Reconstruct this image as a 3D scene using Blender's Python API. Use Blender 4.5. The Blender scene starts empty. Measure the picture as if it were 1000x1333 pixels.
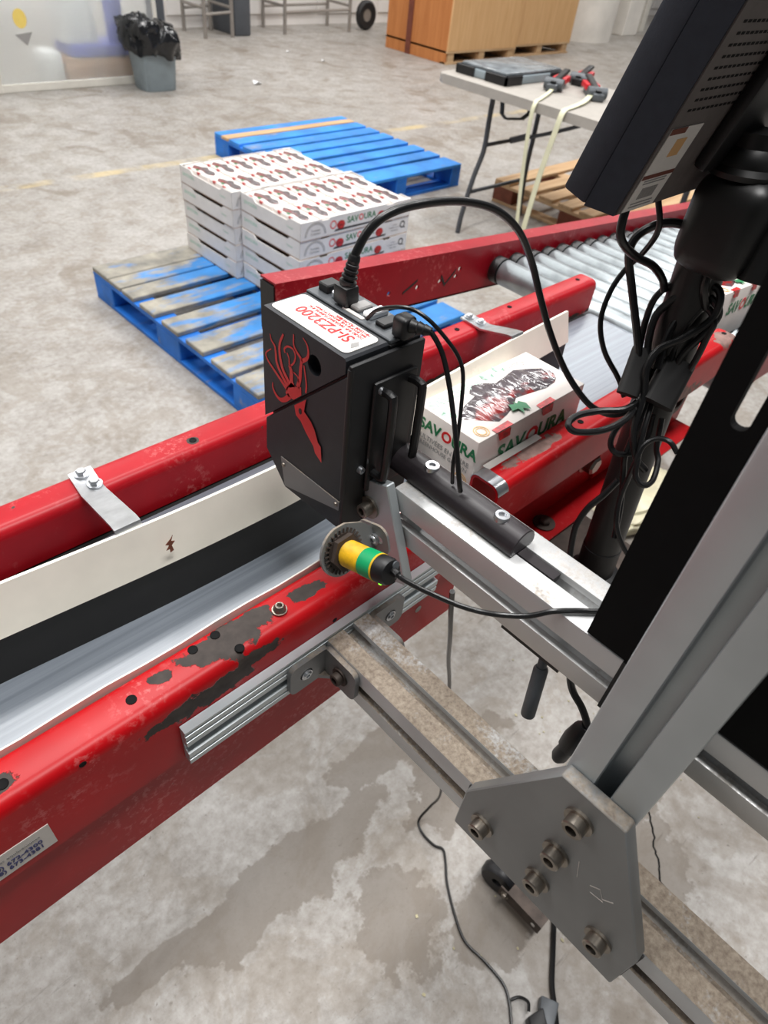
import bpy, bmesh, math, random
from mathutils import Vector, Matrix, noise
random.seed(7)
S = bpy.context.scene
C = S.collection

# ------------------------------------------------------------------ camera
cam_d = bpy.data.cameras.new('camera')
cam_d.sensor_fit = 'HORIZONTAL'
cam_d.sensor_width = 36.0
cam_d.lens = 36.0 * 0.870
cam_d.clip_start = 0.02
cam_d.dof.use_dof = True
cam_d.dof.focus_distance = 0.48
cam_d.dof.aperture_fstop = 18.0
cam = bpy.data.objects.new('camera', cam_d)
C.objects.link(cam)
_r = Vector((0.7229563, -0.6843604, 0.0947894))
_u = Vector((0.4204019, 0.5446268, 0.7257024))
_b = Vector((-0.5482668, -0.4848014, 0.6814478))
cam.matrix_world = Matrix(((_r.x, _u.x, _b.x, 0), (_r.y, _u.y, _b.y, 0), (_r.z, _u.z, _b.z, 1.46), (0, 0, 0, 1)))
S.camera = cam

# ------------------------------------------------------------------ world, lamps, exposure
wd = bpy.data.worlds.new('world')
S.world = wd
wd.use_nodes = True
wd.node_tree.nodes['Background'].inputs[0].default_value = (0.93, 0.96, 1.0, 1)
wd.node_tree.nodes['Background'].inputs[1].default_value = 0.045
S.view_settings.view_transform = 'Standard'
S.view_settings.look = 'None'
S.view_settings.exposure = 1.0
S.view_settings.gamma = 1.0
S.view_settings.use_curve_mapping = False


def ceiling_lamp(x, y, power, lx=2.4, ly=0.55):
    l = bpy.data.lights.new('ceiling_lamp', 'AREA')
    l.shape = 'RECTANGLE'
    l.size = lx
    l.size_y = ly
    l.energy = power
    l.color = (1.0, 0.985, 0.97)
    o = bpy.data.objects.new('ceiling_lamp', l)
    o.location = (x, y, 5.2)
    C.objects.link(o)


for (lx_, ly_, pw_) in ((0.6, -0.35, 82), (4.4, -0.35, 62), (-2.8, 3.4, 40), (0.7, 2.35, 84), (4.6, 3.4, 70), (9.0, 4.3, 42), (-1.0, 6.6, 38), (2.6, 6.6, 50), (6.2, 6.6, 58), (12.5, 5.2, 66)):
    ceiling_lamp(lx_, ly_, pw_)


# ------------------------------------------------------------------ helpers
def lin(*c):
    r = []
    for v in c:
        v = v / 255.0
        r.append(v / 12.92 if v <= 0.04045 else ((v + 0.055) / 1.055) ** 2.4)
    return (*r, 1.0)


def setp(o, label=None, cat=None, group=None, kind=None):
    if label: o['label'] = label
    if cat: o['category'] = cat
    if group: o['group'] = group
    if kind: o['kind'] = kind
    return o


def thing(name, label, cat, loc=(0, 0, 0), group=None, rz=0.0):
    o = bpy.data.objects.new(name, None)
    o.empty_display_size = 0.02
    o.location = loc
    o.rotation_euler = (0, 0, rz)
    C.objects.link(o)
    return setp(o, label, cat, group)


def obj(name, bm, mat, parent=None, smooth=True, local=False, ang=35):
    if isinstance(bm, bmesh.types.BMesh):
        me = bpy.data.meshes.new(name)
        bmesh.ops.recalc_face_normals(bm, faces=bm.faces[:])
        bm.to_mesh(me)
        bm.free()
        if smooth:
            me.shade_smooth()
            me.set_sharp_from_angle(angle=math.radians(ang))
        me.materials.append(mat)
    else:
        me = bm
        if not me.materials:
            me.materials.append(mat)
    o = bpy.data.objects.new(name, me)
    C.objects.link(o)
    if parent:
        o.parent = parent
        if not local:
            # geometry given in world coordinates
            m = Matrix.Translation(parent.location) @ parent.rotation_euler.to_matrix().to_4x4()
            if parent.parent:
                m = Matrix.Identity(4)
                p = parent
                chain = []
                while p:
                    chain.append(p)
                    p = p.parent
                for q in reversed(chain):
                    m = m @ q.matrix_parent_inverse @ Matrix.Translation(q.location) @ q.rotation_euler.to_matrix().to_4x4()
            o.matrix_parent_inverse = m.inverted()
    return o


def copy_tree(o, parent=None):
    c = o.copy()
    C.objects.link(c)
    c.parent = parent
    if parent:
        c.matrix_parent_inverse = o.matrix_parent_inverse.copy()
    for ch in list(o.children):
        copy_tree(ch, c)
    return c


def BM():
    return bmesh.new()


def box(bm, x0, x1, y0, y1, z0, z1, bev=0.0, seg=2):
    vs = [bm.verts.new(p) for p in ((x0, y0, z0), (x1, y0, z0), (x1, y1, z0), (x0, y1, z0), (x0, y0, z1), (x1, y0, z1), (x1, y1, z1), (x0, y1, z1))]
    fs = [bm.faces.new([vs[i] for i in f]) for f in ((3, 2, 1, 0), (4, 5, 6, 7), (0, 1, 5, 4), (1, 2, 6, 5), (2, 3, 7, 6), (3, 0, 4, 7))]
    if bev:
        es = list({e for f in fs for e in f.edges})
        bmesh.ops.bevel(bm, geom=es, offset=bev, segments=seg, affect='EDGES', profile=0.5)
    return bm


def frame_from(axis):
    a = Vector(axis).normalized()
    t = Vector((0, 0, 1)) if abs(a.z) < 0.9 else Vector((1, 0, 0))
    u = t.cross(a).normalized()
    v = a.cross(u)
    return a, u, v


def lathe(bm, prof, org=(0, 0, 0), axis=(0, 0, 1), seg=24, close=False):
    """prof: list of (r, h) along axis"""
    a, u, v = frame_from(axis)
    org = Vector(org)
    rings = []
    for (r, h) in prof:
        if r < 1e-6:
            rings.append([bm.verts.new(org + a * h)])
        else:
            rings.append([bm.verts.new(org + a * h + (u * math.cos(2 * math.pi * k / seg) + v * math.sin(2 * math.pi * k / seg)) * r) for k in range(seg)])
    pairs = list(zip(rings, rings[1:]))
    if close:
        pairs.append((rings[-1], rings[0]))
    for A, B in pairs:
        for k in range(seg):
            k2 = (k + 1) % seg
            if len(A) == 1 and len(B) == 1:
                continue
            if len(A) == 1:
                bm.faces.new((A[0], B[k], B[k2]))
            elif len(B) == 1:
                bm.faces.new((A[k], A[k2], B[0]))
            else:
                bm.faces.new((A[k], A[k2], B[k2], B[k]))
    return bm


def cyl(bm, p0, p1, r, seg=20, r1=None):
    p0 = Vector(p0)
    p1 = Vector(p1)
    L = (p1 - p0).length
    r1 = r if r1 is None else r1
    return lathe(bm, [(0, 0), (r, 0), (r1, L), (0, L)], p0, p1 - p0, seg)


def catmull(pts, n=6):
    P = [Vector(p) for p in pts]
    P = [P[0] * 2 - P[1]] + P + [P[-1] * 2 - P[-2]]
    out = []
    for i in range(1, len(P) - 2):
        a, b, c, d = P[i - 1], P[i], P[i + 1], P[i + 2]
        for k in range(n):
            t = k / n
            out.append(0.5 * ((2 * b) + (c - a) * t + (2 * a - 5 * b + 4 * c - d) * t * t + (3 * b - a - 3 * c + d) * t ** 3))
    out.append(P[-2])
    return out


def tube(bm, pts, r, seg=10, n=6, smooth=True):
    P = catmull(pts, n) if smooth else [Vector(p) for p in pts]
    T = []
    for i in range(len(P)):
        a = P[max(0, i - 1)]
        b = P[min(len(P) - 1, i + 1)]
        T.append((b - a).normalized())
    _, u, v = frame_from(T[0])
    rings = []
    for i, p in enumerate(P):
        if i:
            q = T[i - 1].rotation_difference(T[i])
            u = q @ u
            v = q @ v
        rr = r(i / (len(P) - 1)) if callable(r) else r
        rings.append([bm.verts.new(p + (u * math.cos(2 * math.pi * k / seg) + v * math.sin(2 * math.pi * k / seg)) * rr) for k in range(seg)])
    for A, B in zip(rings, rings[1:]):
        for k in range(seg):
            bm.faces.new((A[k], A[(k + 1) % seg], B[(k + 1) % seg], B[k]))
    bm.faces.new(rings[0][::-1])
    bm.faces.new(rings[-1])
    return bm


def strap_sweep(bm, pts, width_dir, w, t):
    """flat bar swept along a polyline; width along width_dir"""
    P = [Vector(p) for p in pts]
    W = Vector(width_dir).normalized() * (w / 2)
    rings = []
    for i in range(len(P)):
        a = P[max(0, i - 1)]
        b = P[min(len(P) - 1, i + 1)]
        n = (b - a).normalized().cross(W.normalized()).normalized() * (t / 2)
        rings.append([bm.verts.new(P[i] + W + n), bm.verts.new(P[i] - W + n), bm.verts.new(P[i] - W - n), bm.verts.new(P[i] + W - n)])
    for A, B in zip(rings, rings[1:]):
        for k in range(4):
            bm.faces.new((A[k], A[(k + 1) % 4], B[(k + 1) % 4], B[k]))
    bm.faces.new(rings[0][::-1])
    bm.faces.new(rings[-1])
    return bm


def prism(bm, pts, d, bev=0.0, seg=2):
    """polygon of 3-D points extruded by vector d"""
    A = [bm.verts.new(p) for p in pts]
    d = Vector(d)
    B = [bm.verts.new(Vector(p) + d) for p in pts]
    fs = [bm.faces.new(A), bm.faces.new(B[::-1])]
    n = len(A)
    for k in range(n):
        fs.append(bm.faces.new((A[k], A[(k + 1) % n], B[(k + 1) % n], B[k])))
    if bev:
        es = list({e for f in fs for e in f.edges})
        bmesh.ops.bevel(bm, geom=es, offset=bev, segments=seg, affect='EDGES', profile=0.5)
    return bm


def holed(bm, outer, holes, fn, t0, t1):
    """plate with holes; outer/holes lists of 2-D points; fn(a,b,t)->3-D"""
    def layer(t):
        loops, edges = [], []
        for L in [outer] + holes:
            vs = [bm.verts.new(fn(a, b, t)) for a, b in L]
            loops.append(vs)
            for i in range(len(vs)):
                edges.append(bm.edges.new((vs[i], vs[(i + 1) % len(vs)])))
        bmesh.ops.triangle_fill(bm, edges=edges, use_beauty=True)
        return loops
    A = layer(t0)
    B = layer(t1)
    for a, b in zip(A, B):
        for i in range(len(a)):
            j = (i + 1) % len(a)
            bm.faces.new((a[i], a[j], b[j], b[i]))
    return bm


def circ(cx, cy, r, n=16, ry=None):
    ry = r if ry is None else ry
    return [(cx + r * math.cos(2 * math.pi * k / n), cy + ry * math.sin(2 * math.pi * k / n)) for k in range(n)]


def rrect(x0, x1, y0, y1, r, n=4):
    out = []
    for (cx, cy, a0) in ((x1 - r, y1 - r, 0), (x0 + r, y1 - r, 90), (x0 + r, y0 + r, 180), (x1 - r, y0 + r, 270)):
        for k in range(n + 1):
            a = math.radians(a0 + 90 * k / n)
            out.append((cx + r * math.cos(a), cy + r * math.sin(a)))
    return out


def sheet(path, t):
    """closed outline of a bent sheet: open 2-D path offset by t to its left"""
    P = [Vector((a, b)) for a, b in path]
    off = []
    for i in range(len(P)):
        d1 = (P[i] - P[i - 1]).normalized() if i else (P[1] - P[0]).normalized()
        d2 = (P[i + 1] - P[i]).normalized() if i < len(P) - 1 else d1
        n1 = Vector((-d1.y, d1.x))
        n2 = Vector((-d2.y, d2.x))
        m = (n1 + n2)
        m = m / max(m.length_squared, 1e-9) * 2
        off.append(P[i] + m * t)
    return [tuple(p) for p in P] + [tuple(p) for p in reversed(off)]


def arc(cx, cy, r, a0, a1, n=5):
    return [(cx + r * math.cos(math.radians(a0 + (a1 - a0) * k / n)), cy + r * math.sin(math.radians(a0 + (a1 - a0) * k / n))) for k in range(n + 1)]


_text_cache = {}


def text_mesh(body, size, bold=0.0, align='LEFT', shear=0.0, spacing=1.0):
    key = (body, size, bold, align, shear, spacing)
    if key not in _text_cache:
        cu = bpy.data.curves.new('lettering', 'FONT')
        cu.body = body
        cu.size = size
        cu.offset = bold * size
        cu.align_x = align
        cu.shear = shear
        cu.space_character = spacing
        cu.resolution_u = 3
        cu.extrude = 0.00012
        o = bpy.data.objects.new('lettering', cu)
        C.objects.link(o)
        bpy.context.view_layer.update()
        dg = bpy.context.evaluated_depsgraph_get()
        me = bpy.data.meshes.new_from_object(o.evaluated_get(dg))
        me.materials.clear()
        bpy.data.objects.remove(o)
        bpy.data.curves.remove(cu)
        _text_cache[key] = me
    return _text_cache[key]


def lettering(name, body, size, org, xd, yd, mat, parent, bold=0.0, align='LEFT', spacing=1.0, shear=0.0):
    me = text_mesh(body, size, bold, align, shear, spacing).copy()
    xd = Vector(xd).normalized()
    yd = Vector(yd).normalized()
    zd = xd.cross(yd)
    org = Vector(org)
    me.transform(Matrix(((xd.x, yd.x, zd.x, org.x), (xd.y, yd.y, zd.y, org.y), (xd.z, yd.z, zd.z, org.z), (0, 0, 0, 1))))
    me.materials.append(mat)
    return me


def join_meshes(mes, mat):
    bm = bmesh.new()
    for m in mes:
        bm.from_mesh(m)
    me = bpy.data.meshes.new('lettering')
    bm.to_mesh(me)
    bm.free()
    me.materials.append(mat)
    return me


def brand(size, org, xd, yd, bold=0.03, gap=0.06):
    """the words SAV-O-URA with measured advances; returns green meshes, red meshes"""
    def wid(t):
        me = text_mesh(t, size, bold)
        xs_ = [v.co.x for v in me.vertices]
        return min(xs_), max(xs_)
    x = 0.0
    out = []
    for t in ('SAV', 'O', 'URA'):
        a, b = wid(t)
        p = Vector(org) + Vector(xd).normalized() * (x - a)
        out.append(lettering('x', t, size, p, xd, yd, None, None, bold))
        x += (b - a) + gap * size
    return [out[0], out[2]], [out[1]]


# ------------------------------------------------------------------ materials
def nt(name):
    m = bpy.data.materials.new(name)
    m.use_nodes = True
    t = m.node_tree
    return m, t, t.nodes['Principled BSDF']


def N(t, typ, **kw):
    n = t.nodes.new(typ)
    for k, v in kw.items():
        setattr(n, k, v)
    return n


def noise_n(t, scale, detail=4, rough=0.55, coord=None, vec=None, dist=0.0):
    n = N(t, 'ShaderNodeTexNoise')
    n.inputs['Scale'].default_value = scale
    n.inputs['Detail'].default_value = detail
    n.inputs['Roughness'].default_value = rough
    n.inputs['Distortion'].default_value = dist
    if vec is not None:
        t.links.new(vec, n.inputs['Vector'])
    else:
        tc = N(t, 'ShaderNodeTexCoord')
        t.links.new(tc.outputs['Object'], n.inputs['Vector'])
    return n.outputs['Fac']


def ramp(t, fac, stops):
    r = N(t, 'ShaderNodeValToRGB')
    el = r.color_ramp.elements
    while len(el) < len(stops):
        el.new(0.5)
    for e, (p, c) in zip(el, stops):
        e.position = p
        e.color = c if len(c) == 4 else (*c, 1)
    t.links.new(fac, r.inputs[0])
    return r.outputs[0]


def mrange(t, v, a, b, c=0.0, d=1.0):
    m = N(t, 'ShaderNodeMapRange')
    t.links.new(v, m.inputs[0])
    for i, x in enumerate((a, b, c, d)):
        m.inputs[i + 1].default_value = x
    return m.outputs[0]


def mathn(t, op, a, b=None, c=None):
    m = N(t, 'ShaderNodeMath', operation=op)
    for i, x in enumerate((a, b, c)):
        if x is None:
            continue
        if isinstance(x, (int, float)):
            m.inputs[i].default_value = x
        else:
            t.links.new(x, m.inputs[i])
    return m.outputs[0]


def mixc(t, fac, a, b):
    m = N(t, 'ShaderNodeMix', data_type='RGBA')
    if isinstance(fac, (int, float)):
        m.inputs[0].default_value = fac
    else:
        t.links.new(fac, m.inputs[0])
    for idx, x in ((6, a), (7, b)):
        if isinstance(x, tuple):
            m.inputs[idx].default_value = x
        else:
            t.links.new(x, m.inputs[idx])
    return m.outputs[2]


def bump(t, b, h, strength=0.2, dist=0.002):
    n = N(t, 'ShaderNodeBump')
    n.inputs['Strength'].default_value = strength
    n.inputs['Distance'].default_value = dist
    t.links.new(h, n.inputs['Height'])
    t.links.new(n.outputs[0], b.inputs['Normal'])


def plain(name, col, rough=0.5, metal=0.0, var=0.06, scale=30.0, bmp=0.0, coat=0.0, spec=None, emit=None):
    m, t, b = nt(name)
    c = lin(*col)
    if var:
        f = noise_n(t, scale)
        lo = tuple(max(0, x * (1 - 2 * var)) for x in c[:3])
        hi = tuple(min(1, x * (1 + 2 * var)) for x in c[:3])
        t.links.new(ramp(t, f, [(0.3, lo), (0.7, hi)]), b.inputs['Base Color'])
        if bmp:
            bump(t, b, noise_n(t, scale * 6), bmp, 0.001)
    else:
        b.inputs['Base Color'].default_value = c
    b.inputs['Roughness'].default_value = rough
    b.inputs['Metallic'].default_value = metal
    if coat:
        b.inputs['Coat Weight'].default_value = coat
        b.inputs['Coat Roughness'].default_value = 0.15
    if spec is not None:
        b.inputs['Specular IOR Level'].default_value = spec
    if emit:
        b.inputs['Emission Color'].default_value = c
        b.inputs['Emission Strength'].default_value = emit
    return m


def patch_mask(t, patches, namp=0.9, nscale=55.0):
    """mask of irregular patches (wear, stains, painted floor shadow) around given centres"""
    tc = N(t, 'ShaderNodeTexCoord')
    acc = None
    for (c, r) in patches:
        s = N(t, 'ShaderNodeVectorMath', operation='SUBTRACT')
        t.links.new(tc.outputs['Object'], s.inputs[0])
        s.inputs[1].default_value = c
        q = N(t, 'ShaderNodeVectorMath', operation='DIVIDE')
        t.links.new(s.outputs[0], q.inputs[0])
        q.inputs[1].default_value = r
        l = N(t, 'ShaderNodeVectorMath', operation='LENGTH')
        t.links.new(q.outputs[0], l.inputs[0])
        v = mathn(t, 'SUBTRACT', 1.0, l.outputs['Value'])
        acc = v if acc is None else mathn(t, 'MAXIMUM', acc, v)
    n = noise_n(t, nscale, 6, 0.62)
    n = mathn(t, 'MULTIPLY', mathn(t, 'SUBTRACT', n, 0.5), namp * 2.6)
    v = mathn(t, 'ADD', acc, n)
    return mrange(t, v, 0.12, 0.2)


def red_paint(name, patches, base=(196, 22, 30), chips=True, chipcol=(72, 64, 60), pale=None):
    m, t, b = nt(name)
    f = noise_n(t, 22, 5)
    c0 = lin(*base)
    col = ramp(t, f, [(0.3, tuple(x * 0.85 for x in c0[:3])), (0.75, tuple(min(1, x * 1.12) for x in c0[:3]))])
    # scuffed, slightly chalky paint
    sc = mathn(t, 'MULTIPLY', mrange(t, noise_n(t, 150, 6, 0.72), 0.52, 0.62), mrange(t, noise_n(t, 14, 4, 0.6), 0.50, 0.62))
    col = mixc(t, mathn(t, 'MULTIPLY', sc, 0.4), col, lin(214, 130, 128))
    rough = 0.36
    mask = None
    if patches:
        mask = patch_mask(t, patches)
    if chips:
        ch = mathn(t, 'MULTIPLY', mrange(t, noise_n(t, 75, 3, 0.5), 0.755, 0.775), 1.0)
        mask = ch if mask is None else mathn(t, 'MAXIMUM', mask, ch)
    if mask is not None:
        steel = ramp(t, noise_n(t, 90, 4), [(0.3, lin(*[x * 0.75 for x in chipcol])), (0.7, lin(*chipcol))])
        col = mixc(t, mask, col, steel)
        t.links.new(mrange(t, mask, 0, 1, 0.36, 0.62), b.inputs['Roughness'])
        inv = mathn(t, 'SUBTRACT', 1.0, mask)
        bump(t, b, inv, 0.5, 0.0006)
    else:
        b.inputs['Roughness'].default_value = rough
    t.links.new(col, b.inputs['Base Color'])
    b.inputs['Specular IOR Level'].default_value = 0.24
    return m


def alu(name, dust=0.0, base=(178, 180, 182), rough=0.42, amt=0.5):
    m, t, b = nt(name)
    f = noise_n(t, 14, 3)
    col = ramp(t, f, [(0.3, lin(*[x * 0.93 for x in base])), (0.7, lin(*base))])
    b.inputs['Metallic'].default_value = 0.6
    b.inputs['Roughness'].default_value = rough
    if dust:
        g = N(t, 'ShaderNodeNewGeometry')
        sx = N(t, 'ShaderNodeSeparateXYZ')
        t.links.new(g.outputs['True Normal'], sx.inputs[0])
        up = mrange(t, sx.outputs['Z'], 0.55, 0.8)
        n = mathn(t, 'ADD', mathn(t, 'MULTIPLY', noise_n(t, 26, 6, 0.65), 0.75), mathn(t, 'MULTIPLY', noise_n(t, 420, 2), 0.25))
        k = mathn(t, 'MULTIPLY', up, mrange(t, n, amt - 0.06, amt + 0.1, 0.0, dust))
        dcol = ramp(t, noise_n(t, 260, 4, 0.7), [(0.32, lin(124, 108, 92)), (0.68, lin(172, 158, 140))])
        col = mixc(t, k, col, dcol)
        t.links.new(mrange(t, k, 0, 1, 0.6, 0.0), b.inputs['Metallic'])
        t.links.new(mrange(t, k, 0, 1, rough, 0.85), b.inputs['Roughness'])
    t.links.new(col, b.inputs['Base Color'])
    return m


def floor_mat():
    m, t, b = nt('concrete floor')
    tc = N(t, 'ShaderNodeTexCoord')
    n1 = noise_n(t, 0.7, 6, 0.6)
    n2 = noise_n(t, 5.5, 8, 0.65, dist=0.4)
    n3 = noise_n(t, 42, 6, 0.7)
    v = mathn(t, 'ADD', mathn(t, 'MULTIPLY', n1, 0.25), mathn(t, 'ADD', mathn(t, 'MULTIPLY', n2, 0.33), mathn(t, 'MULTIPLY', n3, 0.42)))
    col = ramp(t, v, [(0.36, lin(128, 121, 113)), (0.47, lin(154, 149, 143)), (0.6, lin(178, 175, 171))])
    # worn pale skin over a browner body, crisp edged
    sk = mrange(t, noise_n(t, 6.0, 12, 0.72, dist=0.5), 0.45, 0.50)
    col = mixc(t, mathn(t, 'MULTIPLY', mathn(t, 'SUBTRACT', 1.0, sk), 0.38), col, lin(132, 121, 107))
    fine = noise_n(t, 210, 4, 0.7)
    col = mixc(t, mathn(t, 'MULTIPLY', mrange(t, fine, 0.58, 0.68), 0.35), col, lin(102, 94, 84))
    # brown stains and scuffs
    st = mrange(t, noise_n(t, 2.6, 7, 0.62, dist=0.8), 0.56, 0.63)
    col = mixc(t, mathn(t, 'MULTIPLY', st, 0.55), col, lin(120, 108, 94))
    mp = N(t, 'ShaderNodeMapping')
    mp.inputs['Rotation'].default_value = (0, 0, 0.25)
    mp.inputs['Scale'].default_value = (3, 34, 1)
    t.links.new(tc.outputs['Object'], mp.inputs[0])
    scr = mrange(t, noise_n(t, 1.6, 7, 0.66, vec=mp.outputs[0]), 0.64, 0.70)
    col = mixc(t, mathn(t, 'MULTIPLY', scr, 0.6), col, lin(86, 78, 70))
    vo = mrange(t, noise_n(t, 85, 3, 0.55), 0.69, 0.73)
    col = mixc(t, mathn(t, 'MULTIPLY', vo, 0.6), col, lin(88, 78, 68))
    # conveyor's shadow painted in as a wide dark band, plus stain blotches under the machine
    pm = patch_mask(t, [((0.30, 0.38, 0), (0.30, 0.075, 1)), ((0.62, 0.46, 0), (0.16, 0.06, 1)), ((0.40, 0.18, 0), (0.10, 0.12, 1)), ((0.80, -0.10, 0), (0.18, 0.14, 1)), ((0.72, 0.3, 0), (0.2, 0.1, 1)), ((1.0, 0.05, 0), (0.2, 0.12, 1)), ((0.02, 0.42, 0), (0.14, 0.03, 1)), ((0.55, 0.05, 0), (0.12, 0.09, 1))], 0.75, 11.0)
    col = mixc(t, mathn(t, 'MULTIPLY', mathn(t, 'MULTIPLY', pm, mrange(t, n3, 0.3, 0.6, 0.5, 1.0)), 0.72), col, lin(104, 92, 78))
    # faded yellow line
    sx = N(t, 'ShaderNodeSeparateXYZ')
    t.links.new(tc.outputs['Object'], sx.inputs[0])
    d = mathn(t, 'ABSOLUTE', mathn(t, 'SUBTRACT', sx.outputs['Y'], 4.32))
    ln = mathn(t, 'MULTIPLY', mrange(t, d, 0.05, 0.035), mrange(t, noise_n(t, 4, 5), 0.4, 0.62))
    col = mixc(t, mathn(t, 'MULTIPLY', ln, 0.55), col, lin(214, 190, 130))
    t.links.new(col, b.inputs['Base Color'])
    t.links.new(mrange(t, v, 0.35, 0.6, 0.62, 0.42), b.inputs['Roughness'])
    bump(t, b, n3, 0.15, 0.003)
    return m


def wood_mat(name, c0, c1, axis='X', scale=1.0):
    m, t, b = nt(name)
    tc = N(t, 'ShaderNodeTexCoord')
    mp = N(t, 'ShaderNodeMapping')
    s = {'X': (2, 26, 26), 'Y': (26, 2, 26), 'Z': (26, 26, 2)}[axis]
    mp.inputs['Scale'].default_value = tuple(x * scale for x in s)
    t.links.new(tc.outputs['Object'], mp.inputs[0])
    f = noise_n(t, 1.0, 6, 0.6, vec=mp.outputs[0], dist=0.6)
    col = ramp(t, f, [(0.3, lin(*c0)), (0.7, lin(*c1))])
    t.links.new(col, b.inputs['Base Color'])
    b.inputs['Roughness'].default_value = 0.75
    bump(t, b, f, 0.2, 0.002)
    return m


def pallet_blue(name, wear, x0=0.0, x1=1.0, blue=(28, 104, 190)):
    """blue paint worn to grey wood, more towards local x = x0"""
    m, t, b = nt(name)
    tc = N(t, 'ShaderNodeTexCoord')
    sx = N(t, 'ShaderNodeSeparateXYZ')
    t.links.new(tc.outputs['Object'], sx.inputs[0])
    g = mrange(t, sx.outputs['X'], x0, x1, wear, 0.0)
    mp = N(t, 'ShaderNodeMapping')
    mp.inputs['Scale'].default_value = (3, 9, 9)
    t.links.new(tc.outputs['Object'], mp.inputs[0])
    n = noise_n(t, 1.6, 6, 0.65, vec=mp.outputs[0])
    k = mrange(t, mathn(t, 'ADD', n, g), 0.62, 0.8)
    bl = ramp(t, noise_n(t, 5, 4), [(0.3, lin(*[v * 0.85 for v in blue])), (0.7, lin(*[min(255, v * 1.12) for v in blue]))])
    wd_ = ramp(t, noise_n(t, 12, 5), [(0.3, lin(112, 110, 104)), (0.7, lin(168, 162, 148))])
    t.links.new(mixc(t, k, bl, wd_), b.inputs['Base Color'])
    b.inputs['Roughness'].default_value = 0.6
    return m


def belt_mat():
    m, t, b = nt('belt')
    tc = N(t, 'ShaderNodeTexCoord')
    mp = N(t, 'ShaderNodeMapping')
    mp.inputs['Scale'].default_value = (1.5, 160, 10)
    t.links.new(tc.outputs['Object'], mp.inputs[0])
    f = noise_n(t, 1.0, 5, 0.6, vec=mp.outputs[0])
    t.links.new(ramp(t, f, [(0.3, lin(104, 112, 122)), (0.7, lin(142, 150, 160))]), b.inputs['Base Color'])
    t.links.new(mrange(t, f, 0.3, 0.7, 0.30, 0.40), b.inputs['Roughness'])
    b.inputs['Specular IOR Level'].default_value = 1.0
    bump(t, b, f, 0.06, 0.001)
    return m


def cord_mat(name='cord black', col=(20, 20, 21)):
    m, t, b = nt(name)
    b.inputs['Base Color'].default_value = lin(*col)
    b.inputs['Roughness'].default_value = 0.3
    bump(t, b, noise_n(t, 900, 2), 0.15, 0.0005)
    return m


def film_mat():
    m, t, b = nt('window film')
    mp = N(t, 'ShaderNodeMapping')
    tc = N(t, 'ShaderNodeTexCoord')
    t.links.new(tc.outputs['Object'], mp.inputs[0])
    mp.inputs['Scale'].default_value = (70, 22, 10)
    f = noise_n(t, 1.0, 2, 0.5, vec=mp.outputs[0], dist=1.0)
    sx = N(t, 'ShaderNodeSeparateXYZ')
    t.links.new(tc.outputs['Object'], sx.inputs[0])
    near = mrange(t, sx.outputs['Y'], 0.010, -0.012)
    tom = mathn(t, 'MULTIPLY', near, mrange(t, noise_n(t, 40, 2), 0.48, 0.58))
    col = mixc(t, tom, lin(82, 74, 78), lin(138, 34, 32))
    t.links.new(col, b.inputs['Base Color'])
    b.inputs['Roughness'].default_value = 0.16
    b.inputs['Specular IOR Level'].default_value = 0.9
    bump(t, b, f, 0.8, 0.004)
    return m


M = {}
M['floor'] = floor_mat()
M['red_near'] = red_paint('red paint near', [((0.142, 0.262, 1.05), (0.040, 0.015, 0.02)), ((0.172, 0.269, 1.052), (0.015, 0.008, 0.01)), ((0.218, 0.262, 1.052), (0.020, 0.008, 0.01)), ((0.112, 0.2435, 1.032), (0.05, 0.014, 0.012)), ((0.0935, 0.265, 1.052), (0.009, 0.006, 0.01)), ((-0.016, 0.259, 1.052), (0.012, 0.008, 0.01)), ((0.16, 0.2435, 1.04), (0.02, 0.01, 0.008))], base=(176, 12, 20))
M['red_far'] = red_paint('red paint far', [((0.25, 0.478, 1.052), (0.006, 0.005, 0.01)), ((0.70, 0.463, 1.005), (0.3, 0.006, 0.006))], base=(168, 18, 30))
M['red_right'] = red_paint('red paint right', [((0.515, 0.264, 1.052), (0.05, 0.011, 0.008)), ((0.945, 0.255, 1.05), (0.03, 0.02, 0.012)), ((0.85, 0.2435, 1.0), (0.04, 0.01, 0.02))], base=(184, 16, 24), chipcol=(150, 120, 112))
M['red_beam'] = red_paint('red paint beam', [], base=(150, 18, 34))
M['alu'] = alu('aluminium', base=(202, 209, 212))
M['alu_arm'] = alu('aluminium arm', dust=0.7, amt=0.57, base=(222, 223, 223))
M['alu_beam'] = alu('aluminium dusty beam', dust=0.95, amt=0.36, base=(205, 207, 208))
M['alu_plate'] = alu('aluminium plate', base=(150, 152, 152), rough=0.5, dust=0.8, amt=0.42)
M['alu_dark'] = alu('aluminium brackets', base=(140, 141, 142), rough=0.5, dust=0.8, amt=0.45)
M['steel'] = plain('steel bolt', (150, 142, 132), 0.35, 0.9, 0.12, 80)
M['zinc'] = plain('zinc steel', (205, 208, 212), 0.28, 0.9, 0.08, 60)
M['dark_steel'] = plain('dark steel', (74, 64, 58), 0.55, 0.4, 0.2, 40)
M['black'] = plain('black plastic', (17, 17, 19), 0.45, 0, 0.1, 60)
M['black_panel'] = plain('black panel', (7, 7, 8), 0.75, 0, 0.1, 60, spec=0.2)
M['device'] = plain('black anodised', (40, 42, 47), 0.5, 0.15, 0.06, 90, bmp=0.05)
M['device_side'] = plain('black coated steel', (24, 24, 26), 0.5, 0.1, 0.08, 90)
M['monitor'] = plain('monitor shell', (48, 52, 63), 0.6, 0, 0.05, 120, bmp=0.15)
M['monitor_back'] = plain('monitor back', (104, 97, 94), 0.62, 0, 0.08, 60, bmp=0.1)
M['mount'] = plain('mount black', (24, 24, 24), 0.42, 0, 0.12, 40)
M['cord'] = cord_mat()
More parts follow.
